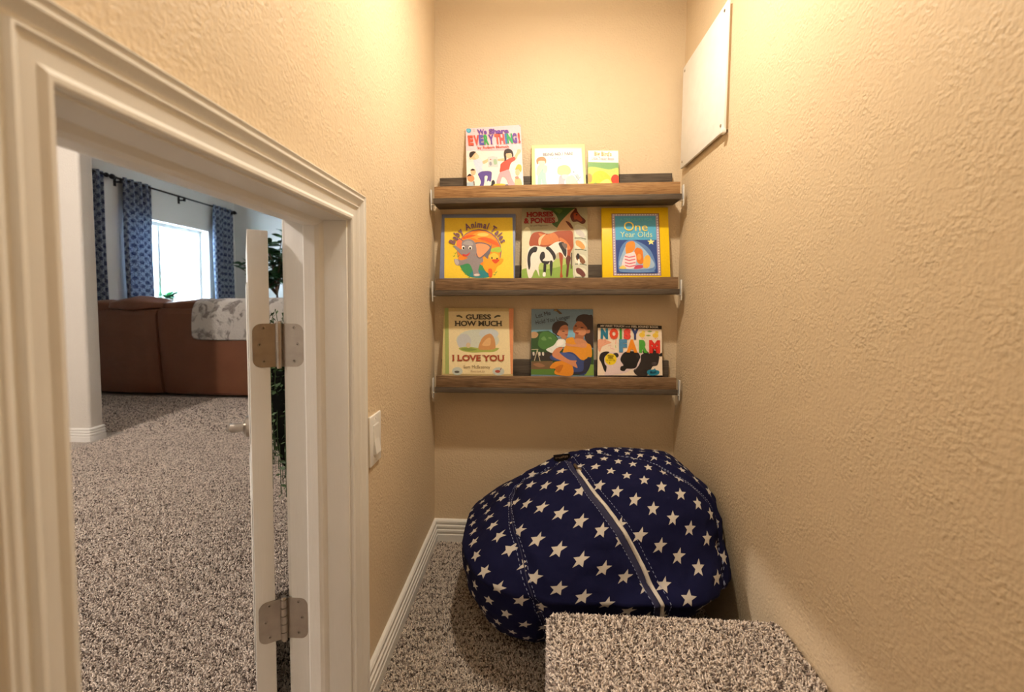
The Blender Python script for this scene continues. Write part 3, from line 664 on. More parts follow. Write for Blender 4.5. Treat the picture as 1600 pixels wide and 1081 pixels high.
def art_horses(a):
    a.R((186, 182, 150), 90, 80, 915, 1005)
    a.G((176, 170, 140), 90, 80, 560, 80, 560, 360, 90, 380, smooth=False)
    a.G((70, 100, 50), 350, 80, 760, 80, 700, 180, 640, 230, 560, 340, 520, 340, 470, 290, 545, 260, 520, 180, 460, 120, 380, 110).G((105, 130, 65), 500, 100, 600, 110, 560, 160)
    a.G((225, 222, 190), 100, 420, 200, 400, 180, 1000, 100, 1000).G((140, 175, 75), 90, 900, 300, 860, 560, 800, 720, 850, 720, 1005, 90, 1005).G((176, 200, 110), 250, 850, 500, 760, 700, 780, 560, 860, 330, 900)
    ch, c2, c3 = (170, 75, 30), (214, 125, 60), (100, 42, 22)
    # chestnut horse
    a.G((206, 164, 120), 530, 400, 560, 300, 640, 200, 730, 110, 760, 110, 700, 200, 700, 280, 745, 400, 740, 560, 640, 480)
    a.G(ch, 195, 590, 190, 500, 230, 420, 320, 400, 420, 430, 520, 400, 620, 390, 720, 400, 730, 520, 735, 600, 700, 680, 690, 760, 660, 760, 600, 620, 480, 600, 330, 600)
    a.G(c2, 300, 420, 400, 440, 500, 420, 560, 520, 480, 560, 380, 580, 310, 560, 330, 480).G((240, 200, 150), 300, 560, 310, 480, 390, 430, 340, 500, 320, 580)
    a.G(c2, 560, 480, 640, 520, 700, 620, 650, 640, 590, 570)
    a.G(c3, 700, 190, 745, 120, 775, 85, 790, 130, 830, 190, 890, 250, 880, 290, 845, 300, 790, 270, 730, 270).G(ch, 745, 160, 790, 160, 850, 240, 830, 270, 780, 240, 750, 240).E(BLK, 780, 178, 12, 9)
    a.G(c3, 640, 260, 700, 290, 735, 360, 700, 350)
    a.G(ch, 555, 680, 600, 690, 600, 800, 590, 930, 600, 995, 565, 995, 575, 900, 565, 790).G(c3, 650, 720, 700, 740, 680, 850, 665, 985, 640, 985, 650, 860, 640, 800)
    a.Ln((90, 75, 65), 16, 712, 680, 705, 890)
    # pinto pony
    a.G((238, 232, 222), 170, 640, 220, 590, 300, 590, 380, 610, 440, 590, 520, 540, 600, 540, 650, 590, 655, 720, 625, 740, 580, 680, 530, 690, 500, 780, 440, 830, 400, 820, 330, 810, 300, 870, 310, 990, 270, 900, 240, 940, 215, 1000, 175, 1000, 150, 850)
    a.G(BLK, 190, 640, 240, 600, 285, 610, 270, 670, 230, 680, 200, 740, 200, 850, 180, 900, 162, 800, 165, 710).G(BLK, 330, 680, 370, 670, 380, 740, 350, 780, 400, 790, 440, 790, 410, 830, 345, 810, 315, 750)
    a.G(BLK, 390, 620, 430, 600, 500, 680, 515, 740, 490, 780, 470, 720, 430, 660).G(BLK, 550, 560, 600, 540, 640, 580, 650, 660, 640, 735, 610, 700, 590, 650).G((120, 100, 90), 590, 560, 655, 570, 640, 640)
    a.G(BLK, 365, 820, 395, 820, 390, 930, 362, 935).G(BLK, 440, 800, 475, 800, 465, 960, 448, 975).G(WHT, 355, 940, 385, 935, 385, 985, 355, 985)
    # column of heads at the right
    a.G((205, 205, 185), 750, 340, 850, 330, 905, 430, 905, 1005, 735, 1005, 740, 700)
    for yy, c in ((430, (205, 200, 195)), (580, (225, 165, 90)), (770, (130, 85, 50)), (940, (110, 55, 50))):
        a.E((226, 226, 205), 822, yy, 72, 66).G(c, 765, yy-50, 800, yy-60, 845, yy-30, 880, yy+30, 850, yy+60, 810, yy+30, 770, yy)
        a.Ln((80, 95, 70), 10, 750, yy+60, 830, yy+58, 895, yy+75)
    a.E(BLK, 790, 730, 20, 40).E(WHT, 800, 800, 12, 40)
    a.T('HORSES', 152, 205, 62, 335, (150, 35, 30), -1, .045, True); a.T('& PONIES', 115, 290, 66, 395, (150, 35, 30), -1, .045, True); a.T('by Lynn Magnusson', 195, 332, 22, 225, (70, 55, 50), -1, .0)
def art_yellow(a):
    a.G((150, 110, 90), 232, 165, 850, 165, 845, 980, 232, 980, smooth=False).R((190, 175, 205), 240, 175, 838, 975)
    for k in range(17):
        x = 262+k*34
        a.E((240, 240, 245), x, 186, 10, 7).E((240, 240, 245), x, 962, 10, 7)
    for k in range(22):
        y = 215+k*34
        a.E((240, 240, 245), 255, y, 8, 10).E((240, 240, 245), 822, y, 8, 10)
    a.R((88, 178, 220), 275, 205, 800, 520).R((48, 78, 150), 275, 518, 800, 948)
    a.G((100, 140, 200), 300, 900, 330, 640, 450, 520, 640, 580, 740, 700, 770, 900, 600, 935, 400, 935).G((165, 195, 225), 330, 880, 370, 660, 460, 540, 560, 570, 700, 720, 740, 880)
    a.E((110, 150, 205), 540, 925, 230, 16)
    a.T('A TREASURY FOR', 335, 272, 34, 420, (110, 205, 215), 0, .01); a.T('O', 385, 400, 120, 130, (250, 225, 110), 0, .0); a.T('ne', 530, 402, 105, 160, (250, 225, 110), 0, .0); a.T('Year Olds', 335, 485, 72, 410, (222, 240, 190), 0, -.005)
    pts = []
    for k in range(10):
        r = 50 if k % 2 == 0 else 22; t = math.pi*k/5; pts += [728+r*math.sin(t), 545-r*math.cos(t)*.9]
    a.G((245, 245, 160), *pts, smooth=False)
    a.G((240, 150, 60), 400, 600, 430, 550, 500, 535, 525, 580, 510, 650, 450, 700, 405, 700)
    a.G((245, 225, 232), 385, 720, 450, 690, 520, 680, 535, 740, 520, 840, 480, 890, 380, 890, 340, 860)
    for y in (730, 770, 812, 850): a.Ln((220, 110, 130), 15, 385, y, 440, y+16, 520, y)
    a.G((232, 130, 45), 510, 660, 550, 620, 610, 650, 620, 720, 620, 810, 580, 835, 540, 800, 530, 720).E((245, 165, 80), 570, 740, 26, 40)
    a.G((245, 190, 80), 620, 800, 640, 740, 680, 715, 710, 750, 700, 850, 660, 885, 615, 870).G((235, 210, 110), 310, 880, 360, 850, 400, 890, 330, 895).G((205, 80, 110), 530, 850, 610, 850, 600, 885, 500, 895)
def art_guess(a):
    a.R((165, 180, 110), 95, 78, 145, 990).R((205, 205, 140), 60, 78, 88, 990).R((225, 150, 105), 955, 90, 1020, 990).R((238, 222, 178), 145, 130, 955, 990)
    a.E((205, 212, 200), 530, 530, 285, 150).E((195, 200, 205), 350, 550, 95, 110).E((200, 210, 215), 680, 440, 130, 70)
    a.G((165, 178, 90), 280, 640, 400, 620, 560, 640, 700, 640, 810, 640, 740, 690, 600, 695, 460, 700, 330, 680).G((130, 150, 75), 300, 650, 420, 640, 520, 660, 400, 680)
    a.G((205, 150, 95), 540, 650, 570, 540, 620, 470, 700, 440, 750, 500, 765, 600, 750, 650, 640, 665).G((225, 180, 125), 590, 600, 640, 520, 700, 500, 690, 600)
    a.E((210, 190, 160), 405, 600, 30, 36)
    a.G((85, 82, 60), 248, 190, 290, 178, 330, 205, 325, 222, 290, 205, 262, 205).G((85, 82, 60), 845, 190, 805, 178, 760, 205, 765, 222, 800, 205, 832, 205)
    a.T('GUESS', 378, 240, 66, 338, (70, 62, 50), 0, .03, True).T('HOW MUCH', 235, 333, 70, 620, (70, 62, 50), 0, .03, True).T('I LOVE YOU', 195, 812, 78, 680, (165, 70, 45), 0, .03, True)
    a.T('Sam McBratney', 340, 915, 42, 350, (140, 115, 80), 0, .0); a.T('illustrated by', 430, 965, 26, 185, (160, 130, 100), 0, 0)
    a.E((195, 205, 200), 255, 955, 70, 55).E((195, 205, 200), 795, 955, 78, 55).E((90, 90, 85), 250, 965, 34, 16).E((170, 80, 60), 785, 955, 34, 20).Ln((150, 100, 80), 10, 820, 940, 835, 905)
def art_mother(a):
    a.R((120, 150, 175), 95, 80, 940, 380).G((130, 185, 215), 90, 380, 940, 360, 940, 480, 90, 480, smooth=False)
    a.G((45, 80, 40), 90, 420, 200, 400, 330, 390, 430, 450, 520, 640, 940, 640, 940, 1000, 90, 1000, smooth=False).G((70, 120, 55), 190, 540, 220, 430, 300, 400, 380, 430, 450, 520, 400, 640, 260, 650, 190, 600).G((105, 150, 85), 230, 500, 270, 470, 300, 520, 250, 525).G((110, 150, 90), 320, 490, 360, 480, 370, 510)
    a.G((185, 150, 110), 90, 420, 150, 405, 190, 440, 160, 490, 90, 490).R((50, 45, 42), 90, 690, 380, 810)
    for x in (125, 205, 253): a.G((215, 210, 200), x-14, 695, x+10, 690, x+12, 735, x-8, 735)
    a.G((115, 90, 62), 90, 820, 380, 810, 400, 940, 90, 940, smooth=False).G((150, 110, 80), 120, 860, 200, 840, 280, 880, 200, 900).G((85, 125, 50), 90, 930, 400, 920, 420, 1000, 90, 1000, smooth=False).G((125, 160, 70), 840, 850, 940, 850, 940, 1000, 800, 1000, smooth=False)
    a.Ln((205, 195, 165), 9, 175, 660, 135, 810).Ln((205, 195, 165), 9, 175, 660, 212, 815).Ln((205, 195, 165), 8, 95, 655, 190, 650)
    # mother: hair, face, blouse, skirt
    a.G(HAIR, 700, 240, 730, 180, 800, 152, 880, 160, 935, 200, 938, 600, 880, 580, 820, 500, 800, 330, 730, 270)
    a.G((170, 105, 70), 700, 280, 740, 240, 800, 270, 850, 340, 850, 400, 810, 460, 800, 500, 830, 540, 700, 560, 680, 500, 690, 430, 665, 400, 665, 340)
    a.G((205, 140, 100), 690, 400, 740, 350, 820, 360, 840, 410, 790, 450, 720, 430).E((60, 35, 30), 782, 342, 22, 9).G((150, 60, 45), 690, 405, 740, 415, 715, 432).G((185, 120, 85), 840, 380, 885, 370, 885, 410, 840, 420).E((60, 35, 30), 700, 318, 14, 9)
    a.G(HAIR, 700, 250, 760, 200, 830, 230, 850, 330, 810, 290, 780, 260, 730, 250)
    a.G((205, 140, 100), 680, 500, 780, 500, 850, 560, 800, 620, 720, 590, 690, 560)
    a.G((225, 150, 40), 570, 500, 660, 480, 690, 560, 780, 590, 850, 560, 900, 600, 905, 740, 850, 750, 830, 790, 740, 780, 600, 700, 520, 700, 540, 620, 560, 560)
    a.G((52, 70, 125), 500, 700, 650, 690, 780, 800, 880, 760, 820, 980, 660, 960, 560, 820, 380, 800, 350, 740).G((35, 40, 65), 800, 800, 870, 760, 900, 780, 830, 960, 640, 990, 640, 960, 780, 940)
    a.G((222, 140, 35), 350, 880, 420, 820, 560, 810, 640, 860, 640, 1000, 440, 1000, 400, 960, 420, 920, 350, 910).G((190, 110, 25), 420, 900, 520, 860, 480, 960, 430, 960)
    a.G((70, 90, 155), 380, 720, 520, 690, 660, 720, 700, 790, 600, 800, 420, 800)
    # boy
    a.G(HAIR, 380, 400, 385, 310, 440, 258, 530, 250, 590, 290, 590, 320, 510, 330, 460, 400, 470, 470, 410, 430)
    a.G((190, 125, 90), 460, 400, 500, 330, 560, 305, 595, 340, 590, 440, 560, 500, 520, 510, 490, 470, 445, 440).E((60, 35, 30), 530, 395, 20, 7).G((140, 55, 45), 550, 440, 590, 435, 570, 455)
    a.G((228, 232, 228), 400, 590, 460, 510, 540, 510, 560, 560, 545, 610, 460, 620, 390, 700, 300, 665, 310, 640).G(WHT, 460, 530, 530, 520, 520, 580, 440, 600)
    a.G((212, 145, 105), 560, 560, 660, 580, 780, 560, 840, 570, 820, 620, 700, 610, 580, 600)
    a.G((208, 138, 98), 440, 630, 520, 620, 500, 660, 480, 700, 600, 790, 700, 800, 690, 830, 710, 900, 640, 870, 560, 830, 400, 760, 380, 700)
    a.G((95, 75, 45), 395, 100, 440, 80, 480, 110, 515, 145, 480, 150, 450, 120).E((160, 130, 60), 430, 100, 20, 12)
    a.T('Let Me', 165, 215, 62, 205, (48, 50, 62), -14, .0).T('Hold You Longer', 160, 305, 58, 480, (48, 50, 62), -11, .0)
def art_farm(a):
    a.G((240, 222, 200), 85, 190, 1132, 222, 1120, 1000, 70, 1000, smooth=False)
    a.T('MY FIRST TOUCH', 135, 172, 32, 385, (225, 215, 200), 1.5, .03).T('and', 540, 180, 20, 75, (225, 215, 200), 1.5, .02).T('FEEL SOUND BOOK', 638, 187, 32, 440, (225, 215, 200), 1.5, .03)
    for ch, x, w_, c in (('N', 132, 120, (30, 120, 150)), ('O', 275, 145, (225, 75, 40)), ('I', 440, 38, (60, 150, 60)), ('S', 505, 118, (225, 70, 60)), ('Y', 632, 118, (40, 55, 110))): a.T(ch, x, 362+(x-130)*.025, 150, w_, c, 1.5, .09)
    for ch, x, w_, c in (('F', 425, 130, (80, 140, 180)), ('A', 545, 180, (240, 145, 30)), ('R', 750, 140, (80, 165, 60)), ('M', 910, 178, (220, 45, 35))): a.T(ch, x, 590+(x-425)*.03, 185, w_, c, 1.5, .08)
    for x, y in ((810, 310), (1025, 320)):
        a.E((240, 200, 70), x, y+5, 48, 42).E((245, 210, 90), x+22, y-45, 30, 28).G((225, 120, 40), x-10, y+60, x-4, y+45, x+4, y+72).G((225, 120, 40), x+22, y+60, x+22, y+45, x+38, y+72).E(BLK, x+30, y-50, 4, 5)
    for x, y in ((935, 255), (910, 325)): a.G((150, 170, 90), x-40, y, x, y-15, x+40, y, x, y+14)
    a.G((235, 170, 140), 90, 400, 190, 395, 290, 430, 300, 450, 220, 480, 150, 520, 120, 600, 90, 560).E((80, 40, 40), 205, 440, 5, 5).G((225, 150, 120), 185, 395, 215, 390, 215, 430)
    a.Ln((235, 150, 160), 7, 250, 500, 300, 490, 290, 540, 350, 560).Ln((140, 190, 80), 7, 370, 490, 375, 540).Ln((235, 120, 90), 7, 380, 400, 375, 470)
    # cow
    a.G((225, 205, 205), 170, 640, 300, 600, 420, 620, 480, 600, 640, 590, 800, 620, 830, 700, 760, 820, 700, 900, 620, 900, 500, 960, 200, 1000, 195, 900, 120, 700)
    a.G(BLK, 105, 700, 130, 630, 200, 598, 270, 605, 240, 640, 190, 700, 190, 800, 220, 850, 205, 940, 180, 920, 140, 800, 110, 740).G((45, 40, 40), 330, 640, 390, 620, 420, 660, 390, 700)
    a.G((20, 18, 20), 470, 660, 530, 605, 640, 590, 740, 625, 760, 700, 720, 800, 690, 870, 620, 890, 540, 890, 500, 930, 440, 910, 450, 850, 490, 830, 445, 745).G((38, 34, 36), 700, 640, 760, 660, 760, 720, 710, 700)
    a.G((40, 34, 34), 780, 660, 860, 620, 905, 640, 960, 580, 1030, 590, 1070, 650, 1060, 760, 1030, 830, 960, 850, 930, 900, 860, 1000, 710, 1000, 650, 920, 720, 860, 770, 760).G((28, 24, 25), 805, 590, 850, 575, 905, 620, 890, 660, 830, 640).G((28, 24, 25), 1070, 650, 1130, 615, 1130, 670, 1080, 680)
    a.G((70, 62, 62), 945, 790, 985, 775, 1030, 790, 1010, 830, 960, 835).E((90, 80, 85), 990, 790, 20, 8).E(BLK, 955, 690, 10, 10).E(BLK, 1045, 690, 9, 10).Ln((150, 140, 140), 5, 770, 740, 740, 830, 670, 915)
    a.E((238, 208, 30), 288, 728, 96, 98); a.T('PRESS', 240, 685, 26, 95, (60, 50, 20), 0, .02).T('HERE', 245, 718, 24, 85, (60, 50, 20), 0, .02).T('to hear me', 215, 752, 20, 140, (60, 50, 20), 0, .0).Ln((60, 50, 20), 9, 272, 775, 272, 805)
    a.G((25, 130, 160), 865, 950, 890, 910, 975, 900, 990, 875, 1005, 905, 1055, 925, 1055, 970, 1000, 998, 900, 995); a.T('Moo!', 915, 968, 40, 95, (20, 50, 75), -6, .02)

book('square paperback with pink cover, colourful title letters and two dancing children', .129, L1, .197, 1.521, -.070, .005, (238, 204, 214), art_share, ((140, 170), (925, 112), (100, 975)), math.radians(3.0), False)
book('white picture book with a pale yellow border, in the middle of the top ledge', .353, L1, .1865, 1.459, -.071, .010, (250, 236, 170), art_being, ((135, 160), (965, 140), (115, 765)), math.radians(.6))
book('smallest board book, green and yellow with a white title band', .545, L1, .1045, 1.428, -.072, .016, (206, 208, 150), art_small, ((980, 290), (1460, 275), (975, 740)), 0, True, .028, side_mat=ink((190, 150, 70)))
book('square yellow picture book with blue-grey border, cartoon elephant and duckling', .031, L2, .266, 1.2165, -.070, .012, (128, 140, 178), art_elephant, ((100, 98), (1140, 98), (72, 1003)), 0)
book('tall picture book with a chestnut horse and a black-and-white pony', .320, L2, .232, 1.2405, -.070, .006, (186, 182, 150), art_horses, ((90, 78), (915, 80), (88, 1005)), 0, False)
book('bright yellow hardback with a blue panel and a toddler with a teddy bear', .601, L2, .232, 1.239, -.070, .014, (250, 208, 20), art_yellow, ((105, 90), (970, 88), (95, 1000)), 0)
book('cream picture book with olive and orange side stripes and dark serif title', .0385, L3, .2545, .880, -.070, .012, (214, 192, 140), art_guess, ((85, 78), (1022, 85), (45, 993)), 0)
book('blue and green picture book showing a woman in orange hugging a boy', .357, L3, .2215, .879, -.070, .006, (110, 140, 160), art_mother, ((98, 82), (938, 80), (88, 1003)), 0, False)
book('farm board book with black top band, rainbow title letters and a cow', .589, L3, .2265, .829, -.071, .018, (26, 22, 24), art_farm, ((90, 118), (1135, 158), (68, 1000)), math.radians(-1.4))

# ------------------------------------------------------------- bean bag
BC = np.array([.521, -.341, .233]); BQ = (.521, -.341, .358, .323, .233, .233, 2.572, .338, .408, .078, .145)
D0 = np.array([-.10988, -.88142, .45938]); R0 = np.array([.99232, -.12370, 0]); U0 = np.array([.05683, .45585, .88825])
def bag_base(N):
    X, Y, a, b, c, zc, ex, sh, tp, rz, shy = BQ
    r = (np.abs(N)**ex).sum(1)**(-1/ex); P = N*r[:, None]; z = P[:, 2]
    s = np.where(z < 0, 1+tp*z, 1); s = np.where(z > 0, 1-sh*z, s)
    x, y = P[:, 0]*s*a, P[:, 1]*s*b; c_, s_ = math.cos(rz), math.sin(rz); x, y = c_*x-s_*y, s_*x+c_*y
    zz = zc+z*c; lo = np.clip(1-zz/.22, 0, 1)
    y = y-.055*lo*np.clip(-N[:, 1]*1.5, 0, 1); x = x+.022*lo*np.clip(N[:, 0], 0, 1)
    y = y-.10*np.clip(1-zz/.33, 0, 1)*np.clip(N[:, 0]*2, 0, 1)*np.clip(-N[:, 1]*1.5, 0, 1)
    return np.stack([x+X+shy*z, y+Y, zz], 1)
def n2uv(N):
    th = np.arccos(np.clip(N@D0, -1, 1)); a, b = N@R0, N@U0; h = np.hypot(a, b)+1e-9
    return np.stack([th*a/h*.36, th*b/h*.29], 1)
def uv2n(uv):
    uv = np.atleast_2d(np.array(uv, float)); a, b = uv[:, 0]/.36, uv[:, 1]/.29; th = np.hypot(a, b)+1e-9
    return np.cos(th)[:, None]*D0+(np.sin(th)/th)[:, None]*(a[:, None]*R0+b[:, None]*U0)
def densify(pts, n=14):
    pts = [np.array(p, float) for p in pts]; out = []
    for i in range(len(pts)-1):
        p0 = pts[max(i-1, 0)]; p1, p2 = pts[i], pts[i+1]; p3 = pts[min(i+2, len(pts)-1)]
        for j in range(n):
            t = j/n; out.append(.5*((2*p1)+(-p0+p2)*t+(2*p0-5*p1+4*p2-p3)*t*t+(-p0+3*p1-3*p2+p3)*t**3))
    out.append(pts[-1]); return np.array(out)
SEAM_L = densify([(-.330, .330), (-.357, .273), (-.429, .225), (-.462, .195), (-.451, .154), (-.393, .085), (-.309, .02), (-.232, -.037), (-.15, -.118), (-.109, -.18), (-.04, -.295), (.0, -.36)])
ZIP = densify([(-.330, .330), (-.27, .25), (-.21, .178), (-.15, .121), (-.085, .075), (-.013, .025), (.049, -.023), (.112, -.080), (.185, -.150), (.245, -.23), (.30, -.33)])
SEAM_R = densify([(-.330, .330), (-.22, .345), (-.112, .33), (.032, .275), (.112, .21), (.182, .16), (.244, .132), (.304, .10), (.328, .068), (.335, .006), (.345, -.094), (.33, -.22)])
def dist(uv, L):
    best = np.full(len(uv), 9.); side = np.zeros(len(uv))
    for a, b in zip(L[:-1:2], L[2::2]):
        ab = b-a; t = np.clip(((uv-a)@ab)/(ab@ab+1e-12), 0, 1); d = uv-(a+t[:, None]*ab); dd = np.hypot(d[:, 0], d[:, 1])
        cr = ab[0]*d[:, 1]-ab[1]*d[:, 0]; m = dd < best; best[m] = dd[m]; side[m] = cr[m]
    return best, side
def bag_surf(N, lift=0.0):
    P = bag_base(N); uv = n2uv(N); rad = P-BC; L = np.linalg.norm(rad, axis=1)[:, None]; rad = rad/L
    off = np.zeros(len(P))
    for L_, amp in ((SEAM_L, .007), (ZIP, .004), (SEAM_R, .006)):
        d, _ = dist(uv, L_); off -= amp*np.exp(-(d/.016)**2); off += amp*.5*np.exp(-((d-.06)/.035)**2)
        # gathers running off the seam
        off += .0022*np.exp(-(d/.05)**2)*np.sin(uv[:, 0]*95+uv[:, 1]*140)
    for i in range(len(P)):
        n = Vector(N[i]); off[i] += .010*noise.noise(n*2.3+Vector((3, 1, 7)))+.0045*noise.noise(Vector((n.x*3, n.y*3, n.z*9))+Vector((1, 5, 2)))+.002*noise.noise(n*14)
    P = P+rad*(off+lift)[:, None]
    P[:, 2] = np.maximum(P[:, 2], .004); P[:, 0] = np.minimum(P[:, 0], W-.003); P[:, 1] = np.minimum(P[:, 1], -.020)
    P[:, 1] = np.maximum(P[:, 1], SY1+.012)
    return P, rad
def star_cloth():
    t = NT('navy_star_canvas', .9, 0, .08)
    uv = t.n('ShaderNodeUVMap', uv_map='UVMap'); sp = t.n('ShaderNodeSeparateXYZ'); t.l(uv.outputs[0], sp.inputs[0])
    fx = t.math('SUBTRACT', t.math('FRACT', sp.outputs[0]), .5); fy = t.math('SUBTRACT', t.math('FRACT', sp.outputs[1]), .5)
    rho = t.math('SQRT', t.math('ADD', t.math('MULTIPLY', fx, fx), t.math('MULTIPLY', fy, fy)))
    th = t.math('ARCTAN2', fx, fy); a = t.math('PINGPONG', t.math('ADD', th, 4*math.pi+.10+.26), math.pi/5)
    R = .295; r = .44*R; ex, ey = r*math.cos(math.pi/5)-R, r*math.sin(math.pi/5)
    x1 = t.math('SUBTRACT', t.math('MULTIPLY', rho, t.math('COSINE', a)), R); y1 = t.math('MULTIPLY', rho, t.math('SINE', a))
    val = t.math('SUBTRACT', t.math('MULTIPLY', x1, ey), t.math('MULTIPLY', y1, ex))
    m = t.math('LESS_THAN', val, 0.0)
    v = t.coord(); nn = t.noise(v, 14, 3)
    navy = t.mix(nn, (.006, .0065, .030, 1), (.011, .012, .050, 1)); cream = t.mix(nn, (.50, .46, .41, 1), (.60, .56, .50, 1))
    t.col(t.mix(m, navy, cream))
    wv = t.noise(t.coord((1, 1, 1)), 700, 1); b = t.bump(wv, .0006, .6); t.bump(t.noise(v, 22, 3), .006, .45, b); return t.m
def build_bag():
    nu, nv = 230, 130; N = []
    for j in range(1, nv):
        ph = -math.pi/2+math.pi*j/nv
        for i in range(nu): th = 2*math.pi*i/nu; N.append((math.cos(ph)*math.cos(th), math.cos(ph)*math.sin(th), math.sin(ph)))
    N += [(0, 0, -1), (0, 0, 1)]; N = np.array(N); P, _ = bag_surf(N); F = []
    for j in range(nv-2):
        for i in range(nu): F.append((j*nu+i, j*nu+(i+1) % nu, (j+1)*nu+(i+1) % nu, (j+1)*nu+i))
    b_, t_ = len(N)-2, len(N)-1
    for i in range(nu): F.append((b_, (i+1) % nu, i)); F.append((t_, (nv-2)*nu+i, (nv-2)*nu+(i+1) % nu))
    me = bpy.data.meshes.new('bag'); me.from_pydata([tuple(p) for p in P-BC*np.array([1, 1, 0])], [], F)
    uvl = me.uv_layers.new(name='UVMap'); UV = n2uv(N)
    cen = np.array([UV[list(f)].mean(0) for f in F]); dl, sl = dist(cen, SEAM_L); dz, sz = dist(cen, ZIP); dr, sr = dist(cen, SEAM_R)
    panel = np.zeros(len(F), int); panel[sl < 0] = 1; panel[(sz > 0)] = 2; panel[(sr > 0)] = 3
    prm = {0: (-15, .0, .0), 1: (-24, .35, .2), 2: (-17, .42, .62), 3: (-30, .1, .5)}
    out = []
    for fi, f in enumerate(F):
        a, ox, oy = prm[int(panel[fi])]; a = math.radians(a); c, s = math.cos(-a), math.sin(-a)
        for vi in f:
            u, v = UV[vi]; out += [(c*u-s*v)/.066+ox+.5, (s*u+c*v)/.062+oy+.5]
    uvl.data.foreach_set('uv', out)
    bag = empty('bean_bag', (BC[0], BC[1], 0)); tag(bag, 'navy blue bean bag printed with white stars in the closet corner', 'bean bag')
    link('cloth_cover', me, star_cloth(), bag, smooth=True)
    off = Vector((BC[0], BC[1], 0))
    def path(L, lift):
        P, rad = bag_surf(uv2n(L), lift); return [Vector(p)-off for p in P], rad
    def shifted(L, d):
        t = np.gradient(L, axis=0); t /= np.linalg.norm(t, axis=1)[:, None]+1e-9; n = np.stack([-t[:, 1], t[:, 0]], 1); return L+n*d
    thread = plain('pale_blue_thread', (.30, .34, .50, 1), .7)
    navy = plain('navy_piping', (.013, .014, .055, 1), .8)
    bm = bmesh.new()
    for L, ds in ((SEAM_L, (.006, -.006)), (SEAM_R, (.0045, -.0045)), (ZIP, (-.017, .015))):
        for d in ds:
            pts, _ = path(shifted(L, d), .0006)
            for k in range(0, len(pts)-2, 1):                       # dashes of stitching
                if k % 2 == 0: add_tube(bm, [pts[k], pts[k+1]], .00075, 4)
    link('stitching', bm2me(bm), thread, bag)['kind'] = 'stuff'
    bm = bmesh.new()
    for L in (SEAM_L, SEAM_R): add_tube(bm, path(L, -.0005)[0], .0018, 6)
    shade_auto(link('seam_piping', bm2me(bm), navy, bag))
    # zip flap: raised strip each side, zipper tape between
    def strip(L, d0, d1, lift, t):
        a, ra = bag_surf(uv2n(shifted(L, d0)), lift); b, rb = bag_surf(uv2n(shifted(L, d1)), lift); m, rm = bag_surf(uv2n(shifted(L, (d0+d1)/2)), lift+t)
        a2, _ = bag_surf(uv2n(shifted(L, d0)), lift-.004); b2, _ = bag_surf(uv2n(shifted(L, d1)), lift-.004)
        return [[Vector(x[i])-off for x in (a2, a, m, b, b2)] for i in range(len(L))]
    o = sweep(strip(ZIP[22:], -.0035, .0040, .0022, .0028), 'zipper_tape', plain('cream_zipper_tape', (.62, .58, .52, 1), .7, grain=.0006, scale=150), bag); shade_auto(o, 60)
    o = sweep(strip(ZIP[10:], -.0165, -.0045, .0012, .0022), 'zipper_flap', navy, bag); shade_auto(o, 60)
    # pull
    pts, rad = path(ZIP[18:24], .005); p = pts[0]; q = pts[-1]; bm = bmesh.new(); add_tube(bm, [p, (p+q)/2, q], [.004, .005, .003], 8); add_tube(bm, [q, q+Vector((.008, -.008, .002)), q+Vector((.010, -.012, -.010))], [.003, .0025, .0035], 8)
    shade_auto(link('zipper_pull', bm2me(bm), NICKEL, bag))
    # tag at the crown
    (pa, ra) = bag_surf(uv2n([(-.372, .325)]), 0); (pb, rb) = bag_surf(uv2n([(-.303, .315)]), 0)
    a = Vector(pa[0])-off; b = Vector(pb[0])-off; upv = Vector((-.1, -.35, .9)).normalized()*.021; th = Vector((0, -.0018, 0)); bm = bmesh.new()
    vs = [bm.verts.new(v) for v in (a-upv*.3, b-upv*.3, b+upv, a+upv, a-upv*.3+th, b-upv*.3+th, b+upv+th, a+upv+th)]
    for f in ((0, 1, 2, 3), (7, 6, 5, 4), (0, 4, 5, 1), (1, 5, 6, 2), (2, 6, 7, 3), (3, 7, 4, 0)): bm.faces.new([vs[i] for i in f])
    tg = link('sewn_label', bm2me(bm), plain('black_label_cloth', (.012, .010, .010, 1), .6), bag)
    X = (b-a); bm = bmesh.new(); k0 = random.Random(3)
    for k in range(7):      # woven marks, too small to read
        x0, y0 = .12+k*.11, k0.uniform(.25, .4); x1, y1 = x0+k0.uniform(.04, .09), y0+k0.uniform(.18, .42)
        bm.faces.new([bm.verts.new(a+X*x+upv*y+th*1.15) for x, y in ((x0, y0), (x1, y0), (x1, y1), (x0, y1))])
    link('label_marks', bm2me(bm), plain('tan_thread', (.35, .25, .15, 1), .7), tg)
build_bag()

# ------------------------------------------------------------- living room
# window
win = empty('window_1', (LX-.17, 0, 0)); win['kind'] = 'structure'
VIN = plain('white_vinyl', (.80, .82, .84, 1), .4)
def bar(name, y0, y1, z0, z1, x0=-.02, x1=.03, m=VIN, par=win): return box(name, (x0, y0, z0), (x1, y1, z1), m, par, .003)
bar('window_frame', WY0, WY0+.045, WZ0, WZ1); bar('window_frame', WY1-.045, WY1, WZ0, WZ1)
bar('window_frame', WY0+.045, WY1-.045, WZ1-.05, WZ1); bar('window_frame', WY0+.045, WY1-.045, WZ0, WZ0+.05)
ym = 4.66
bar('sash_stile', ym-.03, ym+.02, WZ0+.05, WZ1-.05, -.012, .022)
GL = NT('window_glass', .02, 0, .5); GL.b.inputs['Transmission Weight'].default_value = 1; GL.b.inputs['IOR'].default_value = 1.02; GL.col((.95, .98, 1, 1))
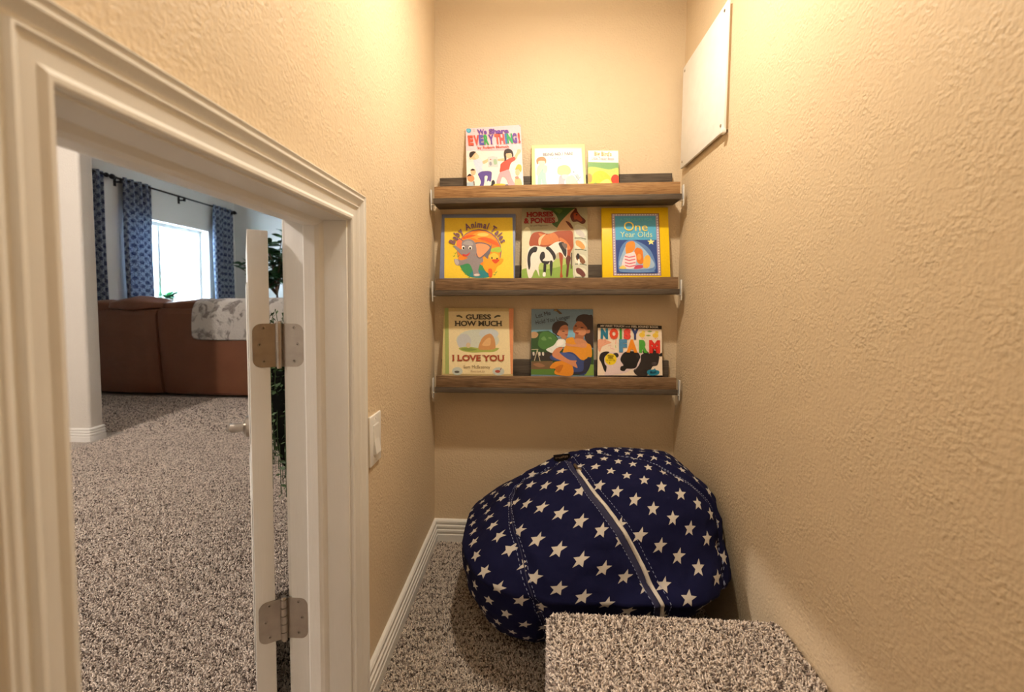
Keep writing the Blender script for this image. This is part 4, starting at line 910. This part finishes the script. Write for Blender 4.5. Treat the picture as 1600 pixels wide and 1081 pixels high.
for y0, y1 in ((WY0+.045, ym-.03), (ym+.02, WY1-.045)): box('window_pane', (.000, y0, WZ0+.05), (.004, y1, WZ1-.05), GL.m, win)
box('window_sill', (-.0, WY0, WZ0-.02), (.20, WY1, WZ0+.002), TRIM, win, .004)
# things outside the window: a pale fence seen faintly through the glare
fn = empty('garden_fence', (LX-3.2, 5.5, 0)); tag(fn, 'pale board fence outside the bright window', 'fence')
FW = plain('sun_bleached_boards', (.75, .72, .68, 1), .8)
for k in range(26): box('fence_board', (0, -2.4+k*.18, 0), (.02, -2.4+k*.18+.165, .93+.01*(k % 3)), FW, fn)
box('fence_rail', (.02, -2.4, .7), (.06, 2.28, .78), FW, fn)
box('ground', (-12, -6, -.12), (LX-.21, 14, -.02), plain('pale_gravel', (.5, .48, .44, 1), .9), kind='structure')

# curtains
def curtain_mat():
    t = NT('blue_medallion_curtain', .85, 0, .2)
    uv = t.n('ShaderNodeUVMap', uv_map='UVMap'); mp = t.n('ShaderNodeMapping'); mp.inputs['Scale'].default_value = (9.5, 9.5, 1); t.l(uv.outputs[0], mp.inputs[0])
    sp = t.n('ShaderNodeSeparateXYZ'); t.l(mp.outputs[0], sp.inputs[0])
    def rings(ox, oy):
        fx = t.math('SUBTRACT', t.math('FRACT', t.math('ADD', sp.outputs[0], ox)), .5); fy = t.math('SUBTRACT', t.math('FRACT', t.math('ADD', sp.outputs[1], oy)), .5)
        r = t.math('SQRT', t.math('ADD', t.math('MULTIPLY', fx, fx), t.math('MULTIPLY', fy, fy)))
        a = t.math('SINE', t.math('MULTIPLY', t.math('ARCTAN2', fx, fy), 8.0))
        return t.math('ADD', r, t.math('MULTIPLY', a, .025))
    r1, r2 = rings(0, 0), rings(.5, .5)
    d1 = t.math('LESS_THAN', r1, .23); d2 = t.math('LESS_THAN', r2, .23)
    q1 = t.math('LESS_THAN', t.math('ABSOLUTE', t.math('SUBTRACT', r1, .30)), .03)
    q2 = t.math('LESS_THAN', t.math('ABSOLUTE', t.math('SUBTRACT', r2, .30)), .03)
    n = t.math('GREATER_THAN', t.noise(uv.outputs[0], 90, 2), .50)
    mot = t.math('ADD', .35, t.math('MULTIPLY', t.noise(uv.outputs[0], 38, 3), 1.0)); d1 = t.math('MULTIPLY', d1, mot); d2 = t.math('MULTIPLY', d2, mot)
    m = t.math('MAXIMUM', t.math('MAXIMUM', d1, d2), t.math('MULTIPLY', t.math('MAXIMUM', t.math('MAXIMUM', q1, q2), .55), n))
    t.col(t.mix(m, (.36, .40, .45, 1), (.025, .038, .095, 1)))
    t.b.inputs['Transmission Weight'].default_value = 0
    # thin cloth lets some daylight through
    tr = t.n('ShaderNodeBsdfTranslucent'); t.l(t.b.inputs['Base Color'].links[0].from_socket, tr.inputs[0])
    mx = t.n('ShaderNodeMixShader'); mx.inputs[0].default_value = .35; t.l(t.b.outputs[0], mx.inputs[1]); t.l(tr.outputs[0], mx.inputs[2])
    out = [n_ for n_ in t.t.nodes if n_.type == 'OUTPUT_MATERIAL'][0]; t.l(mx.outputs[0], out.inputs[0]); return t.m
CURT = curtain_mat()
ROD = plain('black_metal_rod', (.015, .014, .015, 1), .4, .6)
def curtain(y0, y1, label, folds, x=LX+.09, zt=2.415, zb=.02):
    o = empty('curtain', (x, (y0+y1)/2, 0)); tag(o, label, 'curtain', 'blue patterned curtain panels')
    nu, nz = folds*12, 26; V = []; F = []; UVs = []
    for j in range(nz+1):
        z = zt+(zb-zt)*j/nz; fl = .85+.3*(j/nz)
        for i in range(nu+1):
            s = i/nu; yy = (s-.5)*(y1-y0)*(1+.08*j/nz); xx = .040*math.sin(s*folds*2*math.pi+.25*math.sin(z*3))*fl+.008*math.sin(s*17+z*2)
            V.append((xx, yy, z)); UVs.append((s*(y1-y0)*1.9, z))
    for j in range(nz):
        for i in range(nu): a = j*(nu+1)+i; F.append((a, a+1, a+nu+2, a+nu+1))
    me = bpy.data.meshes.new('curtain'); me.from_pydata(V, [], F); ul = me.uv_layers.new(name='UVMap')
    ul.data.foreach_set('uv', [c for p in me.polygons for vi in p.vertices for c in UVs[vi]])
    cl_ = link('cloth', me, CURT, o, smooth=True); md = cl_.modifiers.new('thick', 'SOLIDIFY'); md.thickness = .0015
    return o
curtain(3.86, 4.27, 'wide blue patterned curtain hanging left of the bright window', 4)
curtain(5.45, 5.92, 'blue patterned curtain right of the bright window, in the room corner', 4)
curtain(3.18, 3.60, 'narrow strip of blue patterned curtain, farthest left, beside the partition wall', 4)
rod = empty('curtain_rod', (LX+.09, 0, 2.385)); tag(rod, 'long thin black curtain rod with finials above the window', 'curtain rod')
bm = bmesh.new(); add_cyl(bm, (0, 3.74, 0), (0, 5.95, 0), .0125, None, 12); link('rod', bm2me(bm), ROD, rod, smooth=True)
for y in (3.72, 5.97):
    bm = bmesh.new(); bmesh.ops.create_uvsphere(bm, u_segments=14, v_segments=10, radius=.033, matrix=Matrix.Translation((0, y, 0))); add_cyl(bm, (0, y-.05, 0), (0, y+.05, 0), .018, None, 12); shade_auto(link('finial', bm2me(bm), ROD, rod))
for y in (3.84, 4.86, 5.9):
    bm = bmesh.new(); add_box(bm, (-.012, y-.010, -.05), (.014, y+.010, -.008)); add_box(bm, (-.09, y-.008, -.045), (.0, y+.008, -.025)); add_box(bm, (-.09, y-.018, -.085), (-.084, y+.018, .02)); link('bracket', bm2me(bm), ROD, rod)
rod2 = empty('curtain_rod', (LX+.09, 0, 2.385)); tag(rod2, 'second black curtain rod, its end just left of the wide curtain', 'curtain rod')
bm = bmesh.new(); add_cyl(bm, (0, 1.5, 0), (0, 3.62, 0), .0125, None, 12); link('rod', bm2me(bm), ROD, rod2, smooth=True)
bm = bmesh.new(); bmesh.ops.create_uvsphere(bm, u_segments=14, v_segments=10, radius=.028, matrix=Matrix.Translation((0, 3.645, 0))); shade_auto(link('finial', bm2me(bm), ROD, rod2))
bm = bmesh.new(); add_box(bm, (-.012, 3.50, -.05), (.014, 3.52, -.008)); add_box(bm, (-.09, 3.502, -.045), (0, 3.518, -.025)); link('bracket', bm2me(bm), ROD, rod2)

# sofa ---------------------------------------------------------------
def leather():
    t = NT('brown_leather', .42, 0, .4); v = t.coord(); n = t.noise(v, 5, 4)
    t.col(t.mix(n, (.15, .056, .028, 1), (.22, .088, .045, 1))); b = t.bump(t.noise(v, 160, 3), .0012, .5); t.bump(t.noise(v, 9, 3), .02, .35, b); return t.m
LEA = leather()
def cushion(name, lo, hi, par, bulge=.03, rot=None, seg=10, seed=0, mat=None):
    bm = bmesh.new(); bmesh.ops.create_cube(bm, size=2); bmesh.ops.subdivide_edges(bm, edges=bm.edges, cuts=seg, use_grid_fill=True)
    c = [(lo[i]+hi[i])/2 for i in range(3)]; h = [(hi[i]-lo[i])/2 for i in range(3)]
    for v in bm.verts:
        p = v.co.copy(); q = Vector([math.copysign(abs(x), x) for x in p]); L = (abs(q.x)**6+abs(q.y)**6+abs(q.z)**6)**(1/6); q = q/L
        v.co = Vector([c[i]+q[i]*h[i] for i in range(3)])
        nz = noise.noise(v.co*5+Vector((seed, 0, 0))); v.co += q*bulge*.5*nz + Vector((0, 0, bulge*(1-abs(p.x))*(1-abs(p.y))*(1 if p.z > 0 else 0)))
    o = link(name, bm2me(bm), mat or LEA, par, smooth=True)
    if rot: o.rotation_euler = rot
    return o
def sofa_back(par, x0, x1, yb, curve, z0=.03, z1=.79, th=.20, lean=.0, nx=26, edge_l=0, edge_r=0):
    """outside back: bows out toward the camera, slightly narrower at the foot"""
    nz = 12; secs = []
    for i in range(nx+1):
        s = i/nx; ring = []
        prof = [(z0, .0), (z0+.02, -.012)] + [(z0+.02+(z1-.06-z0)*k/6, -.012-.012*math.sin(math.pi*k/6)) for k in range(1, 7)] + [(z1, .012), (z1+.012, .05), (z1+.012, th-.04), (z1-.03, th), (z0, th)]
        for z, d in prof:
            x = x0+(x1-x0)*s; f = (z-z0)/(z1-z0)
            x += edge_l*(1-f)*(1-s)+edge_r*(1-f)*s
            y = yb+curve(s)+d
            e = min(s, 1-s)*nx
            if e < 1: y += .018 if d < .1 else 0
            ring.append((x, y, z))
        secs.append(ring)
    return sweep(secs, 'outer_back', LEA, par)
s1 = empty('sofa_section', (-3.62, 2.5, 0)); tag(s1, 'brown leather sofa section at left, half hidden by the partition wall', 'sofa', 'sections of the brown leather sofa')
sofa_back(s1, -.42, .535, -.205, lambda s: .10*(1-s)**2, edge_r=.045)
cushion('head_cushion', (-.40, -.17, .77), (.33, .05, .86), s1, .03, seed=3)
cushion('head_cushion', (.05, -.20, .79), (.52, .06, .885), s1, .045, seed=9)
cushion('back_cushion', (-.40, -.0, .42), (.50, .22, .78), s1, .03, seed=2); cushion('seat_cushion', (-.40, .15, .22), (.50, .80, .45), s1, .03, seed=5); box('base_frame', (-.40, .0, .03), (.50, .78, .24), LEA, s1, .02)
s2 = empty('sofa_section', (-2.30, 2.5, 0)); tag(s2, 'wide brown leather sofa section with a spotted throw over its back', 'sofa', 'sections of the brown leather sofa')
sofa_back(s2, -.775, .80, -.215, lambda s: .03*(2*s-1)**2-.01, edge_l=.055, z1=.805)
cushion('head_cushion', (-.76, -.18, .79), (-.02, .06, .875), s2, .03, seed=13); cushion('head_cushion', (0, -.18, .79), (.78, .06, .885), s2, .03, seed=19)
cushion('back_cushion', (-.72, .0, .42), (.78, .22, .80), s2, .03, seed=12); cushion('seat_cushion', (-.70, .15, .22), (.78, .80, .45), s2, .03, seed=15); box('base_frame', (-.70, .0, .03), (.78, .78, .24), LEA, s2, .02)
# throw
def fur():
    t = NT('spotted_plush', .95, 0, .1); t.b.inputs['Sheen Weight'].default_value = .4; v = t.coord((1, 1, .8)); n = t.noise(v, 11, 3, .55, .8)
    m = t.ramp(n, [(.50, (0, 0, 0)), (.60, (1, 1, 1))]); m2 = t.noise(t.coord(), 60, 2)
    base = t.mix(t.noise(v, 5, 2), (.48, .45, .415, 1), (.66, .62, .57, 1)); t.col(t.mix(t.math('MULTIPLY', m, t.math('ADD', t.math('MULTIPLY', m2, .6), .45)), base, (.13, .105, .095, 1)))
    t.bump(m2, .012, .8); return t.m
def build_throw():
    th = empty('throw_blanket', (-2.16, 2.3, .55)); tag(th, 'plush white throw with grey-brown blotches draped over the sofa back', 'blanket')
    prof = [(-.068, -.02), (-.072, .06), (-.070, .14), (-.066, .20), (-.058, .262), (-.035, .305), (0, .335), (.06, .352), (.14, .352), (.22, .34), (.29, .29), (.31, .22)]
    nx = 46; V = []; F = []; m = len(prof)
    for side in (0, 1):
        for i in range(nx+1):
            s = i/nx; x = -.53+1.2*s
            for k, (y, z) in enumerate(prof):
                n = noise.noise(Vector((x*5, k*.35, side*0)))
                o_ = .010*n; zz = z+.025*s*(1 if k > 4 else 0)+(.012*noise.noise(Vector((x*3, 0, 4))) if k < 2 else 0)+o_*(1 if k > 5 else 0)
                yy = y-.010*math.sin(x*13+k*.2)*(1-k/m)*.6+side*(.014 if k < 6 else 0); zz -= side*(.014 if k >= 5 else 0)
                xx = x+(.03*(1-k/5) if i < 3 and k < 5 else 0)*(1-i/3)*-.2
                if k == 0 and i < 3: zz += .02*(1-i/3)**2
                V.append((xx, yy, zz))
    S_ = (nx+1)*m
    for i in range(nx):
        for k in range(m-1):
            a = i*m+k; F.append((a, a+m, a+m+1, a+1)); b = a+S_; F.append((b, b+1, b+m+1, b+m))
    for i in range(nx):
        a = i*m; F.append((a, a+S_, a+m+S_, a+m)); a = i*m+m-1; F.append((a, a+m, a+m+S_, a+S_))
    for k in range(m-1):
        F.append((k, k+1, k+1+S_, k+S_)); a = nx*m+k; F.append((a, a+S_, a+1+S_, a+1))
    me = bpy.data.meshes.new('throw'); me.from_pydata(V, [], F); o = link('cloth', me, fur(), th, smooth=True)
    md = o.modifiers.new('s', 'SUBSURF'); md.levels = md.render_levels = 1
build_throw()

# plants ---------------------------------------------------------------
def leaf_mesh(L, Wd, curl=.15, cup=.12, n=5):
    bm = bmesh.new(); rows = []
    for i in range(n+1):
        s = i/n; w_ = Wd*math.sin(math.pi*min(1, s*.92+.05))**.8 if i not in (n,) else .001
        z = -curl*L*s*s; rows.append([bm.verts.new((-w_/2, L*s, z+cup*w_)), bm.verts.new((0, L*s, z)), bm.verts.new((w_/2, L*s, z+cup*w_))])
    for a, b in zip(rows, rows[1:]):
        bm.faces.new((a[0], a[1], b[1], b[0])); bm.faces.new((a[1], a[2], b[2], b[1]))
    return bm2me(bm, 'leaf')
def leaf_mat(name, c, rough=.35):
    t = NT(name, rough, 0, .5); t.col(t.mix(t.noise(t.coord(), 12, 3), tuple(x*.7 for x in c)+(1,), tuple(x*1.3 for x in c)+(1,))); return t.m
DKLEAF, SILL, FERN = leaf_mat('glossy_dark_leaf', (.030, .095, .030)), leaf_mat('bright_leaf', (.06, .26, .10)), leaf_mat('fern_leaf', (.035, .075, .018), .6)
BARK = plain('bark', (.14, .10, .07, 1), .9)
def build_tree():
    tr = empty('potted_tree', (-2.93, 4.0, 0)); tag(tr, 'dark green leafy indoor tree in the far corner behind the sofa', 'potted tree')
    bm = bmesh.new(); add_lathe(bm, [(.13, 0), (.16, .05), (.19, .30), (.20, .33), (.185, .33), (.175, .28)]); shade_auto(link('pot', bm2me(bm), plain('grey_ceramic', (.3, .3, .31, 1), .4), tr))
    bm = bmesh.new(); add_cyl(bm, (0, 0, .27), (0, 0, .285), .172, None, 20); link('soil', bm2me(bm), plain('soil', (.03, .02, .014, 1), 1), tr)
    bm = bmesh.new(); stems = []; rg = random.Random(4)
    add_tube(bm, [(0, 0, .28), (.01, .01, .7), (.0, 0, 1.0)], [.016, .013, .011], 8)
    for a, r, zt in ((2.9, .50, 1.42), (3.5, .32, 1.30), (2.2, .25, 1.55), (.2, .22, 1.75), (1.2, .3, 1.55), (4.6, .25, 1.65), (5.3, .3, 1.45), (3.1, .18, 1.72), (2.6, .40, 1.36), (.9, .1, 1.80), (2.9, .42, 1.22), (3.3, .46, 1.36), (2.7, .34, 1.28), (3.0, .52, 1.30), (.0, .1, 1.62), (1.7, .15, 1.5), (5.6, .2, 1.3)):
        tip = Vector((r*math.cos(a), r*.7*math.sin(a), zt)); st = [Vector((0, 0, .95)), Vector((tip.x*.35, tip.y*.35, .95+(zt-.95)*.55)), tip]; add_tube(bm, st, [.009, .007, .004], 6); stems.append(st)
    shade_auto(link('trunk', bm2me(bm), BARK, tr), 60)
    lm = [leaf_mesh(.155, .088), leaf_mesh(.13, .076, .3), leaf_mesh(.17, .098, .22)]
    for m in lm: m.materials.append(DKLEAF)
    for st in stems:
        for k in range(15):
            t = .35+.65*k/14; p = st[0].lerp(st[1], t*2) if t < .5 else st[1].lerp(st[2], t*2-1)
            o = bpy.data.objects.new('leaf', lm[k % 3]); COL.objects.link(o); o.parent = tr; o.location = p
            o.rotation_euler = (rg.uniform(-.5, .7), rg.uniform(-.6, .6), rg.uniform(0, 6.28)); s = rg.uniform(.75, 1.1); o.scale = (s, s, s)
build_tree()
def build_sill_plant():
    pl = empty('potted_plant', (LX-.07, 4.70, WZ0+.002)); tag(pl, 'small bright green plant in a white pot on the window sill', 'plant')
    bm = bmesh.new(); add_lathe(bm, [(.05, 0), (.065, .095), (.068, .10), (.06, .10), (.055, .09)]); shade_auto(link('pot', bm2me(bm), WHITEPL, pl))
    rg = random.Random(2); m = leaf_mesh(.20, .030, .45); m.materials.append(SILL)
    for k in range(90):
        o = bpy.data.objects.new('leaf', m); COL.objects.link(o); o.parent = pl; o.location = (rg.uniform(-.03, .03), rg.uniform(-.03, .03), .095)
        s = rg.uniform(.7, 1.15); o.scale = (s, s, s); o.rotation_euler = (rg.uniform(.15, 1.1), 0, rg.uniform(0, 6.28))
build_sill_plant()
def build_hanging():
    c = Vector((-.45, .06, .60)); pl = empty('hanging_plant', (-T, c.y, c.z)); tag(pl, 'bushy dark green trailing plant, its inner shade made by an added black basket behind the open door', 'plant')
    off = c-Vector((-T, c.y, c.z)); BLKW = plain('black_wire_and_shade', (.006, .006, .005, 1), 1, 0, .0)
    bm = bmesh.new(); add_lathe(bm, [(.08, -.35), (.15, -.31), (.19, -.12), (.20, .05), (.195, .055), (.18, .04), (.14, .03)], off); shade_auto(link('shade_basket', bm2me(bm), BLKW, pl))  # added black body puts the shade inside the foliage into colour
    bm = bmesh.new(); add_tube(bm, [(-.002, 0, .42), (off.x*.5, 0, .47), (off.x, 0, .44)], .006, 8); add_box(bm, (-.006, -.015, .30), (0, .015, .48))
    for a in (0, 2.1, 4.2): add_tube(bm, [(off.x, 0, .44), (off.x+.19*math.cos(a), .19*math.sin(a), .06)], .0022, 5)
    link('wall_bracket', bm2me(bm), BLKW, pl)
    rg = random.Random(5); bm = bmesh.new(); fr = []
    for k in range(300):
        a = rg.uniform(0, 6.283); r = rg.uniform(.04, .17); p0 = off+Vector((r*math.cos(a), r*math.sin(a), .04))
        up_ = rg.uniform(.02, .24); out = rg.uniform(.04, .10); dn = rg.choice([.05, .1, .22, .34, .45])
        d = Vector((math.cos(a), math.sin(a), 0)); pts = [p0, p0+d*out*.4+Vector((0, 0, up_)), p0+d*out*.9+Vector((0, 0, up_*.5)), p0+d*out*1.05+Vector((0, 0, -dn*.5)), p0+d*out*1.0+Vector((0, 0, -dn))]
        pts = [Vector((min(p.x, -.01), p.y, p.z)) for p in pts]
        add_tube(bm, pts, .0014, 4); fr.append(pts)
    link('stems', bm2me(bm), FERN, pl)
    bm = bmesh.new()
    for pts in fr:
        for k in range(22):
            t = .1+.9*k/21; s = t*(len(pts)-1); i = min(int(s), len(pts)-2); p = pts[i].lerp(pts[i+1], s-i); d = (pts[i+1]-pts[i]).normalized()
            sd = Vector((rg.uniform(-1, 1), rg.uniform(-1, 1), rg.uniform(-.4, .6))).normalized(); v = (d*.5+sd).normalized(); wv = v.cross(Vector((rg.uniform(-1, 1), rg.uniform(-1, 1), 1))).normalized()
            L = rg.uniform(.016, .026); q = [p, p+v*L*.5+wv*L*.28, p+v*L, p+v*L*.5-wv*L*.28]; q = [Vector((min(x.x, -.002), x.y, x.z)) for x in q]
            bm.faces.new([bm.verts.new(x) for x in q])
    link('leaves', bm2me(bm), FERN, pl)['kind'] = 'stuff'
build_hanging()
# living room downlights (out of frame)
for x, y, lab in ((-2.25, -1.3, 'recessed round ceiling light near the little door'), (-2.3, 3.2, 'recessed round ceiling light above the sofa')):
    d = empty('ceiling_light', (x, y, LZ)); tag(d, lab, 'ceiling light'); bm = bmesh.new(); add_lathe(bm, [(.09, 0), (.09, -.006), (.07, -.010), (.065, -.004)]); shade_auto(link('trim_ring', bm2me(bm), WHITEPL, d))
bpy.context.view_layer.update()
